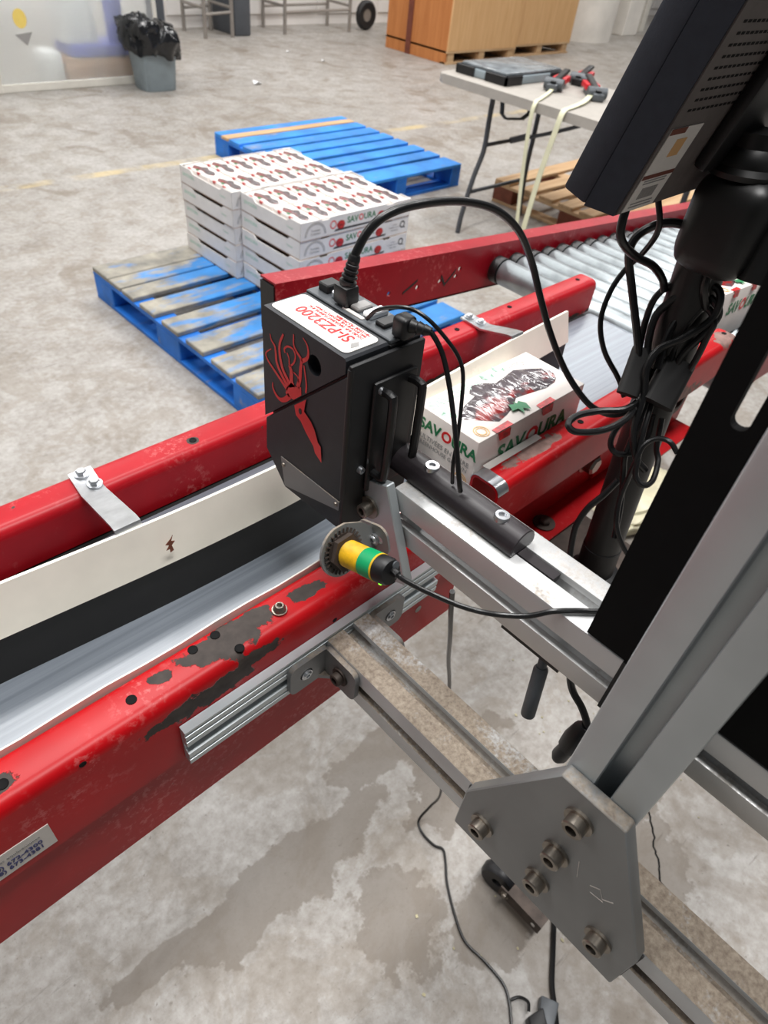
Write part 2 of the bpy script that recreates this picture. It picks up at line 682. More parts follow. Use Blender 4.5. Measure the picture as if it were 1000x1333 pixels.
M['white_guide'] = plain('white guide', (240, 234, 222), 0.4, 0, 0.03, 18)
M['skirt'] = plain('black skirt', (24, 23, 23), 0.6, 0, 0.08, 30)
M['belt'] = belt_mat()
M['under'] = plain('bed steel', (28, 27, 27), 0.7, 0.2, 0.1, 20)
M['roller'] = plain('roller steel', (150, 157, 160), 0.42, 0.8, 0.14, 25)
M['sticker'] = plain('sticker', (214, 208, 202), 0.5, 0, 0.03, 60)
M['label'] = plain('label white', (240, 236, 230), 0.35, 0, 0.02, 80)
M['ink_red'] = plain('red ink', (222, 34, 38), 0.4, 0, 0.03, 60)
M['ink_blue'] = plain('blue ink', (52, 58, 110), 0.5, 0, 0)
M['ink_black'] = plain('black ink', (40, 38, 38), 0.5, 0, 0)
M['ink_grey'] = plain('grey ink', (150, 148, 146), 0.5, 0, 0)
M['ink_green'] = plain('green ink', (22, 118, 70), 0.45, 0, 0.03, 60)
M['ink_pale'] = plain('pale green ink', (176, 208, 190), 0.45, 0, 0.03, 60)
M['ink_orange'] = plain('orange ink', (226, 178, 120), 0.45, 0, 0)
M['tomato'] = plain('tomato print', (186, 26, 30), 0.35, 0, 0.3, 120)
M['carton'] = plain('white carton', (236, 228, 222), 0.5, 0, 0.02, 40)
M['carton_in'] = plain('tray carton', (232, 228, 224), 0.6, 0, 0.03, 20)
M['kraft'] = plain('kraft edge', (158, 118, 88), 0.7, 0, 0.1, 30)
M['film'] = film_mat()
M['yellow'] = plain('sensor yellow', (222, 178, 30), 0.45, 0, 0.1, 200)
M['green'] = plain('sensor green', (0, 150, 92), 0.45, 0, 0.04, 90)
M['led'] = plain('green led', (110, 255, 40), 0.4, 0, 0, emit=2.5)
M['tube_black'] = plain('black bar', (38, 33, 36), 0.4, 0, 0.2, 30)
M['wood_pale'] = wood_mat('pale pallet wood', (176, 138, 98), (214, 182, 142), 'X')
M['wood_pale_y'] = wood_mat('pale pallet wood y', (176, 138, 98), (214, 182, 142), 'Y')
M['wood_red'] = plain('pallet block wood', (120, 66, 46), 0.8, 0, 0.1, 20)
M['ply_dark'] = wood_mat('plywood orange', (172, 104, 52), (196, 128, 72), 'Z')
M['ply_light'] = wood_mat('plywood pale', (206, 160, 108), (222, 180, 130), 'Z')
M['batten'] = plain('dark batten', (110, 56, 40), 0.7, 0, 0.1, 20)
M['blue_near'] = pallet_blue('pallet blue near', 0.34, 0.0, 0.62, (52, 128, 196))
M['blue_far'] = pallet_blue('pallet blue far', 0.1, 0.0, 0.6, (48, 134, 214))
M['blue_plain'] = pallet_blue('pallet blue edge', 0.02, 0.0, 1.0, (26, 112, 204))
M['tan_board'] = pallet_blue('pallet board tan', 0.4, 0.3, 1.6, (60, 130, 200))
M['table'] = plain('table plastic', (168, 162, 154), 0.55, 0, 0.03, 20)
M['table_leg'] = plain('table leg', (74, 76, 80), 0.5, 0.3, 0.06, 20)
M['tape_cream'] = plain('strapping cream', (224, 222, 190), 0.45, 0, 0.03, 20)
M['case_clear'] = plain('case lid', (120, 126, 130), 0.25, 0, 0.25, 14)
M['tool_grey'] = plain('tool grey', (86, 90, 94), 0.45, 0.2, 0.1, 30)
M['tool_red'] = plain('tool red', (204, 34, 44), 0.4, 0, 0.05, 30)
M['bin'] = plain('bin grey', (142, 154, 160), 0.5, 0, 0.04, 10)
M['bag'] = plain('bag black', (28, 29, 31), 0.16, 0, 0.1, 20)
M['bin_dark'] = plain('bin dark grey', (78, 82, 88), 0.55, 0, 0.05, 8)
M['wall'] = plain('painted wall', (226, 222, 218), 0.7, 0, 0.05, 1.2)
M['frame_white'] = plain('white frame', (222, 218, 208), 0.5, 0, 0.03, 10)
M['concrete_col'] = plain('column concrete', (234, 229, 221), 0.8, 0, 0.06, 2.5)
M['cart_blue'] = plain('cart blue', (92, 104, 196), 0.5, 0, 0.04, 8)
M['cardboard'] = plain('cardboard', (186, 146, 112), 0.7, 0, 0.05, 8)
M['sack_white'] = plain('white sack', (236, 236, 236), 0.6, 0, 0.04, 6)
M['yellow_sign'] = plain('yellow sign', (236, 208, 110), 0.5, 0, 0.03, 10)
M['rubber'] = plain('wheel rubber', (24, 24, 27), 0.45, 0, 0.08, 40)
M['paper'] = plain('paper scrap', (236, 236, 238), 0.6, 0, 0.03, 40)
M['rack_metal'] = plain('rack metal', (150, 144, 138), 0.5, 0.5, 0.05, 10)

m_, t_, b_ = nt('frosted sheet')
b_.inputs['Base Color'].default_value = (0.93, 0.95, 0.94, 1)
b_.inputs['Roughness'].default_value = 0.38
b_.inputs['Transmission Weight'].default_value = 0.82
b_.inputs['IOR'].default_value = 1.12
bump(t_, b_, noise_n(t_, 5, 3), 0.12, 0.02)
M['frosted'] = m_

# ================================================================== STRUCTURE
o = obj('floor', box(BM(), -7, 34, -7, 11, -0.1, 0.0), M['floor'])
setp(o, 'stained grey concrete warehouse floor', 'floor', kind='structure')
wall = obj('wall_back', box(BM(), -7, 34, 8.62, 8.8, 0.0, 6.0), M['wall'])
setp(wall, 'white painted back wall of the warehouse', 'wall', kind='structure')
for k in range(26):
    bm = BM()
    box(bm, -3 + k * 1.12, -3 + k * 1.12 + 1.08, 8.595, 8.621, 0.12, 3.4, 0.006, 1)
    obj('wall_panel', bm, M['wall'], wall)

# frosted partition at the left
part = thing('window_1', 'frosted plastic partition sheet in a white frame behind the grey bin', 'partition', (2.7, 6.33, 0))
part['kind'] = 'structure'
obj('pane', box(BM(), 2.08, 3.42, 6.325, 6.333, 0.05, 2.4), M['frosted'], part)
bm = BM()
box(bm, 2.06, 3.44, 6.31, 6.35, 0.0, 0.055, 0.004, 1)
obj('bottom_rail', bm, M['frame_white'], part)
bm = BM()
box(bm, 1.99, 2.08, 6.30, 6.36, 0.0, 2.4, 0.005, 1)
obj('frame_post', bm, M['frame_white'], part)
bm = BM()
box(bm, 3.42, 3.46, 6.31, 6.35, 0.0, 2.4, 0.005, 1)
obj('frame_post', bm, M['frame_white'], part)
bm = BM()
box(bm, 0.9, 1.99, 6.322, 6.336, 0.0, 2.4)
obj('pane', bm, M['frosted'], part)
bm = BM()
prism(bm, [(2.33 + a, 6.3225, 0.47 + b) for a, b in circ(0, 0, 0.05, 16, 0.062)], (0, 0.002, 0))
obj('yellow_sticker', bm, M['yellow_sign'], part)
bm = BM()
prism(bm, [(2.27, 6.3225, 0.37), (2.40, 6.3225, 0.385), (2.345, 6.3225, 0.30)], (0, 0.002, 0))
obj('grey_triangle', bm, M['ink_grey'], part)

# round column and post
col_ = obj('trim_1', lathe(BM(), [(0, 0), (0.62, 0), (0.62, 5.0), (0, 5.0)], (11.15, 7.25, 0), (0, 0, 1), 48), M['concrete_col'])
setp(col_, 'pale round concrete column behind the plywood crates', 'column', kind='structure')
bm = BM()
box(bm, 12.3, 12.75, 7.0, 7.4, 0, 5, 0.01, 1)
setp(obj('trim_2', bm, M['concrete_col']), 'pale square post right of the round column', 'post', kind='structure')
bm = BM()
box(bm, 13.2, 13.34, 7.2, 7.32, 0, 5, 0.01, 1)
setp(obj('trim_3', bm, M['frame_white']), 'narrow white door jamb far behind the monitor', 'post', kind='structure')

# ================================================================== BELT CONVEYOR
conv = thing('belt_conveyor', 'red steel belt conveyor with grey belt running under the printer', 'conveyor', (0.2, 0.37, 0.0))
XL, XR = -0.75, 0.405
# near rail, left length: bent sheet
path = [(0.279, 1.000)] + arc(0.271, 1.044, 0.008, 0, 90) + arc(0.2535, 1.042, 0.010, 90, 180) + [(0.2435, 0.974), (0.2475, 0.970), (0.2475, 0.893), (0.268, 0.893)]
outl = sheet(path, 0.003)
obj('near_rail', prism(BM(), [(XL, a, b) for a, b in outl], (XR - XL, 0, 0)), M['red_near'], conv)
# near rail, right length: open channel facing the camera
path = [(0.2435, 0.997)] + arc(0.2535, 1.042, 0.010, 180, 90) + arc(0.271, 1.044, 0.008, 90, 0) + [(0.279, 0.893), (0.240, 0.893)]
outl = sheet(path, -0.003)
obj('near_rail_channel', prism(BM(), [(0.437, a, b) for a, b in outl], (0.965 - 0.437, 0, 0)), M['red_right'], conv)
# far rail
path = [(0.463, 1.003)] + arc(0.473, 1.042, 0.010, 180, 90) + arc(0.490, 1.042, 0.010, 90, 0) + [(0.500, 0.90), (0.48, 0.90)]
outl = sheet(path, -0.003)
obj('far_rail', prism(BM(), [(XL, a, b) for a, b in outl], (0.943 - XL, 0, 0)), M['red_far'], conv)
# belt and bed
bp = [(XL, 0.999), (0.945, 0.999)] + [(0.945 + 0.006 * math.sin(math.radians(a)), 0.999 + 0.003 + 0.003 * -math.cos(math.radians(a))) for a in (20, 60, 90, 120, 160)] + [(0.945, 1.005), (XL, 1.005)]
bp = [(XL, 1.005), (0.93, 1.005)] + arc(0.93, 0.983, 0.022, 90, -90, 8) + [(XL, 0.961)]
obj('belt', prism(BM(), [(a, 0.283, b) for a, b in bp], (0, 0.172, 0)), M['belt'], conv)
obj('bed', box(BM(), XL, 0.90, 0.279, 0.497, 0.90, 0.955), M['under'], conv)
obj('bed_side', box(BM(), XL, 0.93, 0.456, 0.497, 0.955, 1.001), M['under'], conv)
# thin white wear strip between belt and near rail
bm = BM()
pts = []
for k in range(40):
    x = -0.7 + k * (1.1 / 39)
    pts.append((x, 0.2805, 1.026 + 0.0012 * math.sin(k * 1.7)))
strap_sweep(bm, pts, (0, 0, 1), 0.054, 0.0012)
obj('wear_strip', bm, M['white_guide'], conv)


# side guide: white strip with black skirt, gently bowed
def guide_y(x):
    K = [(-0.6, 0.40), (0.0, 0.3655), (0.06, 0.3605), (0.165, 0.3525), (0.28, 0.350), (0.45, 0.3605), (0.60, 0.372), (0.78, 0.381)]
    for (a, b), (c, d) in zip(K, K[1:]):
        if x <= c:
            u = (x - a) / (c - a)
            return b + (d - b) * u
    return K[-1][1]


xs = [-0.6 + k * 0.033 for k in range(42)]
xs = [x for x in xs if x < 0.735] + [0.742]
gs = [sum(guide_y(x + d) for d in (-0.04, -0.02, 0, 0.02, 0.04)) / 5 for x in xs]
bm = BM()
strap_sweep(bm, [(x, g + 0.0065, 1.0695) for x, g in zip(xs, gs)], (0, 0.34, 1), 0.040, 0.004)
obj('side_guide', bm, M['white_guide'], conv)
bm = BM()
strap_sweep(bm, [(x, g + 0.0022, 1.029) for x, g in zip(xs, gs)], (0, 0.04, 1), 0.048, 0.004)
obj('skirt', bm, M['skirt'], conv)
bm = BM()
prism(bm, [(0.150 + a, 0.3512, 1.068 + b) for a, b in ((0, 0), (0.003, 0.004), (0.0, 0.006), (0.005, 0.010), (0.007, 0.013), (0.005, 0.0075), (0.008, 0.006), (0.005, 0.003), (0.006, -0.003), (0.003, -0.004), (0.003, 0.0))], (0, 0.0005, 0))
obj('red_smear', bm, M['wood_red'], conv)


def hexbolt(name, c, r, h, mat, parent, axis=(0, 0, 1), washer=1.45):
    bm = BM()
    lathe(bm, [(0, h), (r * 0.8, h), (r, h * 0.8), (r, 0.0), (0, 0)], c, axis, 6)
    o = obj(name, bm, mat, parent, ang=25)
    bm = BM()
    lathe(bm, [(0, 0.0016), (r * washer, 0.0016), (r * washer, 0), (0, 0)], c, axis, 20)
    obj('washer', bm, mat, o)
    return o


def socketbolt(c, r, h, mat, parent, axis=(0, 0, 1), washer=1.7, dome=False):
    bm = BM()
    if dome:
        lathe(bm, [(0, h * 0.5), (r * 0.42, h * 0.5), (r * 0.42, h), (r * 0.62, h), (r * 0.9, h * 0.6), (r, 0), (0, 0)], c, axis, 20)
    else:
        lathe(bm, [(0, h * 0.45), (r * 0.55, h * 0.45), (r * 0.55, h), (r * 0.88, h), (r, h * 0.92), (r, 0), (0, 0)], c, axis, 20)
    o = obj('bolt', bm, mat, parent)
    bm = BM()
    lathe(bm, [(0, 0.0018), (r * washer, 0.0018), (r * washer, 0), (0, 0)], Vector(c) - Vector(axis).normalized() * 0.0002, axis, 24)
    obj('washer', bm, mat, o)
    return o


# guide straps
for (x0, yb, x1, yg) in ((0.146, 0.496, 0.132, 0.3575), (0.676, 0.499, 0.632, 0.374)):
    bm = BM()
    P = [(x0, yb, 1.0535), (x0 - 0.0035, 0.462, 1.0545), (x1 + 0.001, yg + 0.022, 1.0885), (x1, yg + 0.0135, 1.0905), (x1, yg + 0.0115, 1.086), (x1, yg + 0.004, 1.060)]
    strap_sweep(bm, P, (1, 0, 0), 0.021, 0.0025)
    sp = obj('guide_strap', bm, M['zinc'], conv, ang=30)
    hexbolt('strap_bolt', (x0 - 0.001, yb - 0.007, 1.0548), 0.0047, 0.005, M['zinc'], sp)
    hexbolt('strap_bolt', (x0 - 0.001 + (0.003 if x0 < 0.3 else 0.001), yb - 0.026, 1.0552), 0.0047, 0.005, M['zinc'], sp)
# holes and the button screw in the near rail
for (x, y) in ((0.0694, 0.2615), (0.121, 0.2701), (0.140, 0.271), (0.147, 0.2504), (-0.0143, 0.2587)):
    bm = BM()
    lathe(bm, [(0, 0.0002), (0.0027, 0.0002), (0.0036, 0.0006), (0.0037, 0), (0, 0)], (x, y, 1.052), (0, 0, 1), 14)
    obj('rail_hole', bm, M['black_panel'], conv)
for (x, z) in ((0.0264, 1.0463), (0.2326, 1.0213), (0.30, 1.02)):
    bm = BM()
    lathe(bm, [(0, 0.0003), (0.0024, 0.0003), (0.0024, 0), (0, 0)], (x, 0.2437, z), (0, -1, 0), 12)
    obj('rail_hole', bm, M['black_panel'], conv)
bm = BM()
lathe(bm, [(0, 0.0003), (0.0042, 0.0003), (0.0042, 0), (0, 0)], (0.3497, 0.2474, 0.9382), (0, -1, 0), 16)
obj('rail_hole', bm, M['floor'], conv)
socketbolt((0.1895, 0.2597, 1.0522), 0.0052, 0.0065, M['steel'], conv, dome=True, washer=1.15)
for (x, y) in ((0.25, 0.478), (0.64, 0.482), (0.752, 0.484), (0.918, 0.4834), (0.86, 0.265), (0.955, 0.262), (0.60, 0.262)):
    bm = BM()
    lathe(bm, [(0, 0.0002), (0.0025, 0.0002), (0.0034, 0.0006), (0.0035, 0), (0, 0)], (x, y, 1.0521), (0, 0, 1), 14)
    obj('rail_hole', bm, M['black_panel'], conv)
# phone-number sticker
bm = BM()
box(bm, -0.075, -0.005, 0.2430, 0.2436, 0.9815, 1.0085)
stk = obj('phone_sticker', bm, M['sticker'], conv)
ms = [lettering('x', s, sz, (-0.012, 0.2428, z), (1, 0, 0), (0, 0, 1), M['ink_blue'], None, 0.02, 'RIGHT') for s, sz, z in (('T. (450) 672-4300', 0.0058, 0.9925), ('F. (418) 673-4381', 0.0058, 0.9865))]
obj('sticker_numbers', join_meshes(ms, M['ink_blue']), M['ink_blue'], stk)
ms = [lettering('x', 'www.convoyeurs et equipements', 0.004, (-0.012, 0.2428, 1.000), (1, 0, 0), (0, 0, 1), M['ink_grey'], None, 0, 'RIGHT')]
obj('sticker_line', join_meshes(ms, M['ink_grey']), M['ink_grey'], stk)
# decal, clear tape end and fittings of the right rail
obj('rail_decal', box(BM(), 0.452, 0.540, 0.2705, 0.2785, 1.0518, 1.0523), M['label'], conv)
bm = BM()
path2 = arc(0.2535, 1.0424, 0.0105, 175, 90, 4) + arc(0.271, 1.0444, 0.0085, 90, 0, 4)
ol2 = sheet(path2, -0.0006)
prism(bm, [(0.4365, a, b) for a, b in ol2], (0.016, 0, 0))
obj('clear_tape', bm, M['zinc'], conv)
hexbolt('flange_bolt', (0.600, 0.262, 0.8965), 0.0075, 0.007, M['dark_steel'], conv, washer=1.9)
hexbolt('hex_bolt', (0.69, 0.2755, 0.945), 0.013, 0.016, M['steel'], conv, axis=(0, -1, 0), washer=1.3)
bm = BM()
lathe(bm, [(0, 0.004), (0.012, 0.004), (0.012, 0.014), (0.020, 0.014), (0.026, 0.006), (0.030, 0), (0, 0)], (0.905, 0.2765, 0.958), (0, -1, 0), 28)
obj('bearing', bm, M['dark_steel'], conv)
obj('bearing_plate', box(BM(), 0.72, 0.962, 0.2720, 0.2765, 0.90, 1.02), M['red_right'], conv)
bm = BM()
box(bm, 0.47, 0.665, 0.135, 0.272, 0.881, 0.8895, 0.001, 1)
obj('base_plate', bm, M['dark_steel'], conv)
# legs of the conveyor (outside the picture at the left)
for y in (0.26, 0.48):
    bm = BM()
    box(bm, -0.46, -0.41, y - 0.02, y + 0.02, 0, 0.9, 0.002, 1)
    obj('leg', bm, M['red_beam'], conv)

# ================================================================== ROLLER CONVEYOR
SL = math.atan2(0.079, 0.896)
SLOPE = 0.079 / 0.896


def ztop(x): return 1.060 - SLOPE * (x - 0.51)


rc = thing('roller_conveyor', 'sloping gravity roller conveyor with silver rollers and red side beam', 'conveyor', (1.3, 0.48, 0))
bm = BM()
XA, XB = 0.507, 2.3
hl = []
for (x, dz) in ((0.725, -0.047), (0.79, -0.047), (0.845, -0.045), (0.885, -0.042), (0.893, -0.030)):
    hl.append(circ(x, ztop(x) + dz, 0.0042, 10))
holed(bm, [(XA, ztop(XA) - 0.077), (XB, ztop(XB) - 0.077), (XB, ztop(XB)), (XA, ztop(XA))], hl, lambda a, b, t: (a, t, b), 0.690, 0.6935)
obj('side_beam_web', bm, M['red_beam'], rc, smooth=False)
for dz in (0.0, -0.077):
    bm = BM()
    prism(bm, [(XA, 0.690, ztop(XA) + dz), (XB, 0.690, ztop(XB) + dz), (XB, 0.690, ztop(XB) + dz + 0.003), (XA, 0.690, ztop(XA) + dz + 0.003)], (0, 0.034, 0))
    obj('side_beam_flange', bm, M['red_beam'], rc)
bm = BM()
prism(bm, [(XA - 0.002, 0.692, ztop(XA) - 0.072), (XA + 0.01, 0.692, ztop(XA) - 0.072), (XA + 0.01, 0.692, ztop(XA) - 0.002), (XA - 0.002, 0.692, ztop(XA) - 0.002)], (0, 0.03, 0))
obj('end_cap', bm, M['black'], rc)
for k in (0, 1):
    bm = BM()
    cx = 0.768 if k == 0 else 0.862
    if k:
        strap_sweep(bm, [(cx - 0.016, 0.6896, ztop(cx) - 0.034), (cx - 0.004, 0.6896, ztop(cx) - 0.052), (cx + 0.02, 0.6896, ztop(cx) - 0.032)], (0.3, 0, 1), 0.005, 0.0006)
    else:
        strap_sweep(bm, [(cx - 0.012, 0.6896, ztop(cx) - 0.050), (cx + 0.02, 0.6896, ztop(cx) - 0.036)], (0.3, 0, 1), 0.004, 0.0006)
    obj('scuff_mark', bm, M['black'], rc)
bm = BM()
prism(bm, [(1.0, 0.236, ztop(1.0) - 0.085), (XB, 0.236, ztop(XB) - 0.085), (XB, 0.236, ztop(XB) - 0.025), (1.0, 0.236, ztop(1.0) - 0.025)], (0, 0.004, 0))
obj('near_side_beam', bm, M['red_beam'], rc)
rme = None
for k in range(22):
    x = 0.990 + 0.0505 * k
    z = ztop(x) - 0.018 - 0.0225
    if rme is None:
        bm = BM()
        lathe(bm, [(0, 0), (0.0205, 0), (0.0225, 0.003), (0.0225, 0.419), (0.0205, 0.422), (0, 0.422)], (0, 0.245, 0), (0, 1, 0), 24)
        r = obj('roller', bm, M['roller'], rc, local=True)
        rme = r.data
        bm = BM()
        lathe(bm, [(0.006, 0), (0.0235, 0), (0.0235, 0.016), (0.006, 0.016)], (0, 0.668, 0), (0, 1, 0), 20, close=True)
        r2 = obj('roller_end', bm, M['black'], r, local=True)
        cap = r2.data
    else:
        r = obj('roller', rme, M['roller'], rc, local=True)
        r2 = obj('roller_end', cap, M['black'], r, local=True)
    r.location = (x - 1.3, -0.48, z)
for x in (1.9, 2.25):
    for y in (0.25, 0.70):
        bm = BM()
        box(bm, x, x + 0.04, y - 0.02, y + 0.02, 0, ztop(x) - 0.08)
        obj('leg', bm, M['red_beam'], rc)

# ================================================================== ALUMINIUM STAND
st = thing('aluminium_stand', 'slotted aluminium profile frame with upright, two arms and a gusset plate', 'frame', (0.24, 0.01, 0.0))


def profile45(s=0.0225):
    q = []
    quarter = []
    # one side: from corner to corner, side facing +b
    side = [(-s + 0.002, s), (-0.0055, s), (-0.0050, s - 0.001), (-0.0050, s - 0.0045), (-0.0095, s - 0.0045), (-0.0095, s - 0.0085), (-0.0045, s - 0.0135), (0.0045, s - 0.0135), (0.0095, s - 0.0085), (0.0095, s - 0.0045), (0.0050, s - 0.0045), (0.0050, s - 0.001), (0.0055, s), (s - 0.002, s), (s - 0.0006, s - 0.0006)]
    out = []
    for k in range(4):
        for (a, b) in side:
            for _ in range(k):
                a, b = b, -a
            out.append((a, b))
    return out


PR = profile45()


def profile(axis, cx, cy, t0, t1):
    """axis 'Y': cross-section in X,Z centred (cx,cy); axis 'Z': cross-section in X,Y"""
    bm = BM()
    if axis == 'Y':
        prism(bm, [(cx + a, t0, cy + b) for a, b in PR], (0, t1 - t0, 0))
    else:
        prism(bm, [(cx + a, cy + b, t0) for a, b in PR], (0, 0, t1 - t0))
    return bm


obj('upright', profile('Z', 0.2405, 0.0121, 1.0156, 1.95), M['alu'], st)
obj('lower_beam', profile('Y', 0.2405, 0.9925, -0.75, 0.2353), M['alu_beam'], st)
obj('upper_arm', profile('Y', 0.2863, 1.1380, 0.0436, 0.2262), M['alu_arm'], st)
obj('upper_arm_extension', profile('Y', 0.2863, 1.1380, -0.75, 0.0400), M['alu_arm'], st)
for (y0, y1) in ((0.0400, 0.0436),):
    bm = BM()
    box(bm, 0.2630, 0.3092, y0, y1, 1.1152, 1.1608)
    obj('end_cover', bm, M['black'], st)
# black mounting panel standing on the arm, with a slot
bm = BM()
slot = rrect(0.0475, 0.0555, 1.314, 1.352, 0.0038, 5)
holed(bm, [(-0.42, 1.1615), (0.0683, 1.1615), (0.0683, 1.85), (-0.42, 1.85)], [slot], lambda a, b, t: (t, a, b), 0.2640, 0.2690)
obj('mounting_panel', bm, M['black_panel'], st, smooth=False)
# gusset plate
bm = BM()
pl = [(0.0783, 0.9725), (0.0783, 1.0215), (0.0320, 1.1195), (-0.0085, 1.1195), (-0.0548, 1.0215), (-0.0548, 0.9725)]
prism(bm, [(0.2080, a, b) for a, b in pl], (0.0098, 0, 0), 0.0009, 1)
gus = obj('gusset_plate', bm, M['alu_plate'], st)
for (y, z) in ((0.0585, 1.0035), (0.0122, 1.0965), (0.0122, 1.0500), (0.0122, 1.0055), (-0.0335, 1.0075)):
    socketbolt((0.2078, y, z), 0.0064, 0.0085, M['steel'], gus, (-1, 0, 0), washer=1.4)
bm = BM()
for pts in (((0.0, 0), (0.004, 0.016)), ((-0.008, 0.004), (-0.013, 0.009), (-0.017, 0.002), (-0.022, 0.008)), ((-0.010, -0.002), (-0.018, 0.0))):
    strap_sweep(bm, [(0.20785, -0.004 + a, 1.046 + b) for a, b in pts], (0, 0.7, 0.7), 0.0007, 0.0002)
obj('chalk_scratch', bm, M['sticker'], gus)
for y in (0.0795, -0.0560):
    bm = BM()
    box(bm, 0.2170, 0.2200, y - 0.0012, y + 0.0012, 0.972, 1.0135)
    obj('end_cover', bm, M['black'], st)
# ribbed strip on the near rail
bm = BM()
rib = [(0.2430, 0.974), (0.2360, 0.974)]
z = 0.974
for (zz, yy) in ((0.980, 0.2356), (0.9805, 0.2368), (0.9825, 0.2368), (0.983, 0.2356), (0.989, 0.2356), (0.9895, 0.2405), (0.9990, 0.2405), (0.9995, 0.2356), (1.005, 0.2356), (1.0055, 0.2368), (1.0075, 0.2368), (1.008, 0.2356), (1.013, 0.2356), (1.0135, 0.2368), (1.0155, 0.2368), (1.016, 0.2356)):
    rib.append((yy, zz))
rib += [(0.2356, 1.0185), (0.2430, 1.0185)]
prism(bm, [(0.0895, a, b) for a, b in rib], (0.355 - 0.0895, 0, 0))
obj('ribbed_strip', bm, M['alu'], st)
# L brackets
for sgn, xe in ((-1, 0.2178), (1, 0.2632)):
    bm = BM()
    t = 0.0045
    h0, h1 = 0.978, 1.0125
    a0 = xe
    a1 = xe + sgn * 0.040
    ol = rrect(min(a0, a1), max(a0, a1), h0, h1, 0.007, 5)
    cxh = xe + sgn * 0.024
    holed(bm, ol, [circ(cxh, 0.9955, 0.0062, 16, 0.0062)], lambda a, b, tt: (a, tt, b), 0.2354 - t, 0.2354)
    br = obj('corner_bracket', bm, M['alu_dark'], st)
    bm = BM()
    ol = rrect(0.195, 0.2354, h0, h1, 0.007, 5)
    holed(bm, ol, [circ(0.212, 0.9955, 0.0045, 14)], lambda a, b, tt: (tt, a, b), xe, xe + sgn * t)
    obj('bracket_leg', bm, M['alu_dark'], br)
    bm = BM()
    prism(bm, [(xe, 0.2354, h0), (xe + sgn * 0.016, 0.2354, h0), (xe, 0.2194, h0)], (0, 0, 0.004))
    obj('bracket_rib', bm, M['alu_dark'], br)
    socketbolt((cxh, 0.2315, 0.9955), 0.0048, 0.003, M['zinc'], br, (0, -1, 0), dome=True, washer=1.1)
    socketbolt((xe + sgn * t, 0.212, 0.9955), 0.0055, 0.007, M['dark_steel'], br, (sgn, 0, 0), washer=1.5)
# black bar lying in the arm's top slot
bm = BM()
prism(bm, [(0.2863 + a, 0.262, 1.1612 + b) for a, b in [(-0.0115, 0), (0.0115, 0)] + arc(0, 0.003, 0.0122, 0, 180, 10)], (0, 0.133 - 0.262, 0), 0.0006, 1)
bar = obj('clamp_bar', bm, M['tube_black'], st)
for y in (0.214, 0.1525):
    bm = BM()
    lathe(bm, [(0, 0.0006), (0.0026, 0.0006), (0.0026, 0.0022), (0.0047, 0.0022), (0.0052, 0.0012), (0.0052, -0.004), (0, -0.004)], (0.2850, y, 1.1760), (0, 0, 1), 20)
    obj('bar_screw', bm, M['zinc'], bar)
bm = BM()
box(bm, 0.2822, 0.2904, 0.105, 0.133, 1.155, 1.1605)
obj('slot_insert', bm, M['tube_black'], st)
# tilted end plate with bolt
bm = BM()
e1 = Vector((0, -0.0332, 0.0130)).normalized()
e2 = Vector((0, -0.0273, -0.0670)).normalized()
TL = Vector((0.2552, 0.2596, 1.1532))
prism(bm, [tuple(TL), tuple(TL + e1 * 0.0357), tuple(TL + e1 * 0.0357 + e2 * 0.082), tuple(TL + e2 * 0.082)], (0.0078, 0, 0), 0.0008, 1)
ep = obj('end_plate', bm, M['alu'], st)
socketbolt((0.2551, 0.2395, 1.1375), 0.0052, 0.0085, M['steel'], ep, (-1, 0, 0), washer=1.7)
# handle rod under the arm
bm = BM()
box(bm, 0.2665, 0.292, 0.074, 0.120, 1.1105, 1.1152)
clampb = obj('clamp_block', bm, M['black'], st)
bm = BM()
lathe(bm, [(0, 0), (0.0046, 0), (0.0050, 0.0012), (0.0050, 0.040), (0.0040, 0.042), (0.0032, 0.042), (0.0032, 0.052), (0, 0.052)], (0.2640, 0.0790, 1.0560), (0.012, 0.010, 0.052), 18)
obj('handle_rod', bm, M['tool_grey'], clampb)

# ================================================================== PHOTO SENSOR
sx = Vector((0.2040, 0.2150, 1.1480))
sy = Vector((0.2062, 0.1690, 1.1632))
sd = (sy - sx).normalized()
sen = thing('photo_sensor', 'yellow and green cylindrical sensor held by a bracket on the arm end', 'sensor', tuple(sx))
bm = BM()
prof = [(0, 0.008), (0.0086, 0.008)]
h = 0.009
while h < 0.0255:
    prof += [(0.0090, h), (0.0084, h + 0.0006)]
    h += 0.0012
prof += [(0.0088, 0.0262), (0, 0.0262)]
lathe(bm, prof, sx, sd, 28)
obj('threaded_barrel', bm, M['yellow'], sen, ang=20)
obj('green_band', lathe(BM(), [(0.0088, 0.0258), (0.00925, 0.026), (0.00925, 0.0365), (0.0088, 0.0368)], sx, sd, 28), M['green'], sen)
obj('yellow_ring', lathe(BM(), [(0.0088, 0.0366), (0.0092, 0.0367), (0.0092, 0.0380), (0.0080, 0.0382)], sx, sd, 28), M['yellow'], sen)
obj('black_end', lathe(BM(), [(0, 0.0380), (0.0089, 0.0380), (0.0089, 0.0445), (0.0078, 0.0470), (0, 0.0475)], sx, sd, 28), M['black'], sen)
_, su, sv = frame_from(sd)
led_p = sx + sd * 0.0440 - Vector((0.0, 0, 0.0068)) - Vector((0.0062, 0, 0)) * 0.75
bm = BM()
bmesh.ops.create_uvsphere(bm, u_segments=12, v_segments=8, radius=0.0017, matrix=Matrix.Translation(led_p))
obj('status_light', bm, M['led'], sen)
bm = BM()
pp = sx + sd * 0.046 + Vector((0.004, 0, 0.0035))
lathe(bm, [(0, 0), (0.0028, 0), (0.0028, 0.001), (0, 0.001)], pp, sd, 12)
obj('adjust_screw', bm, M['tool_grey'], sen)
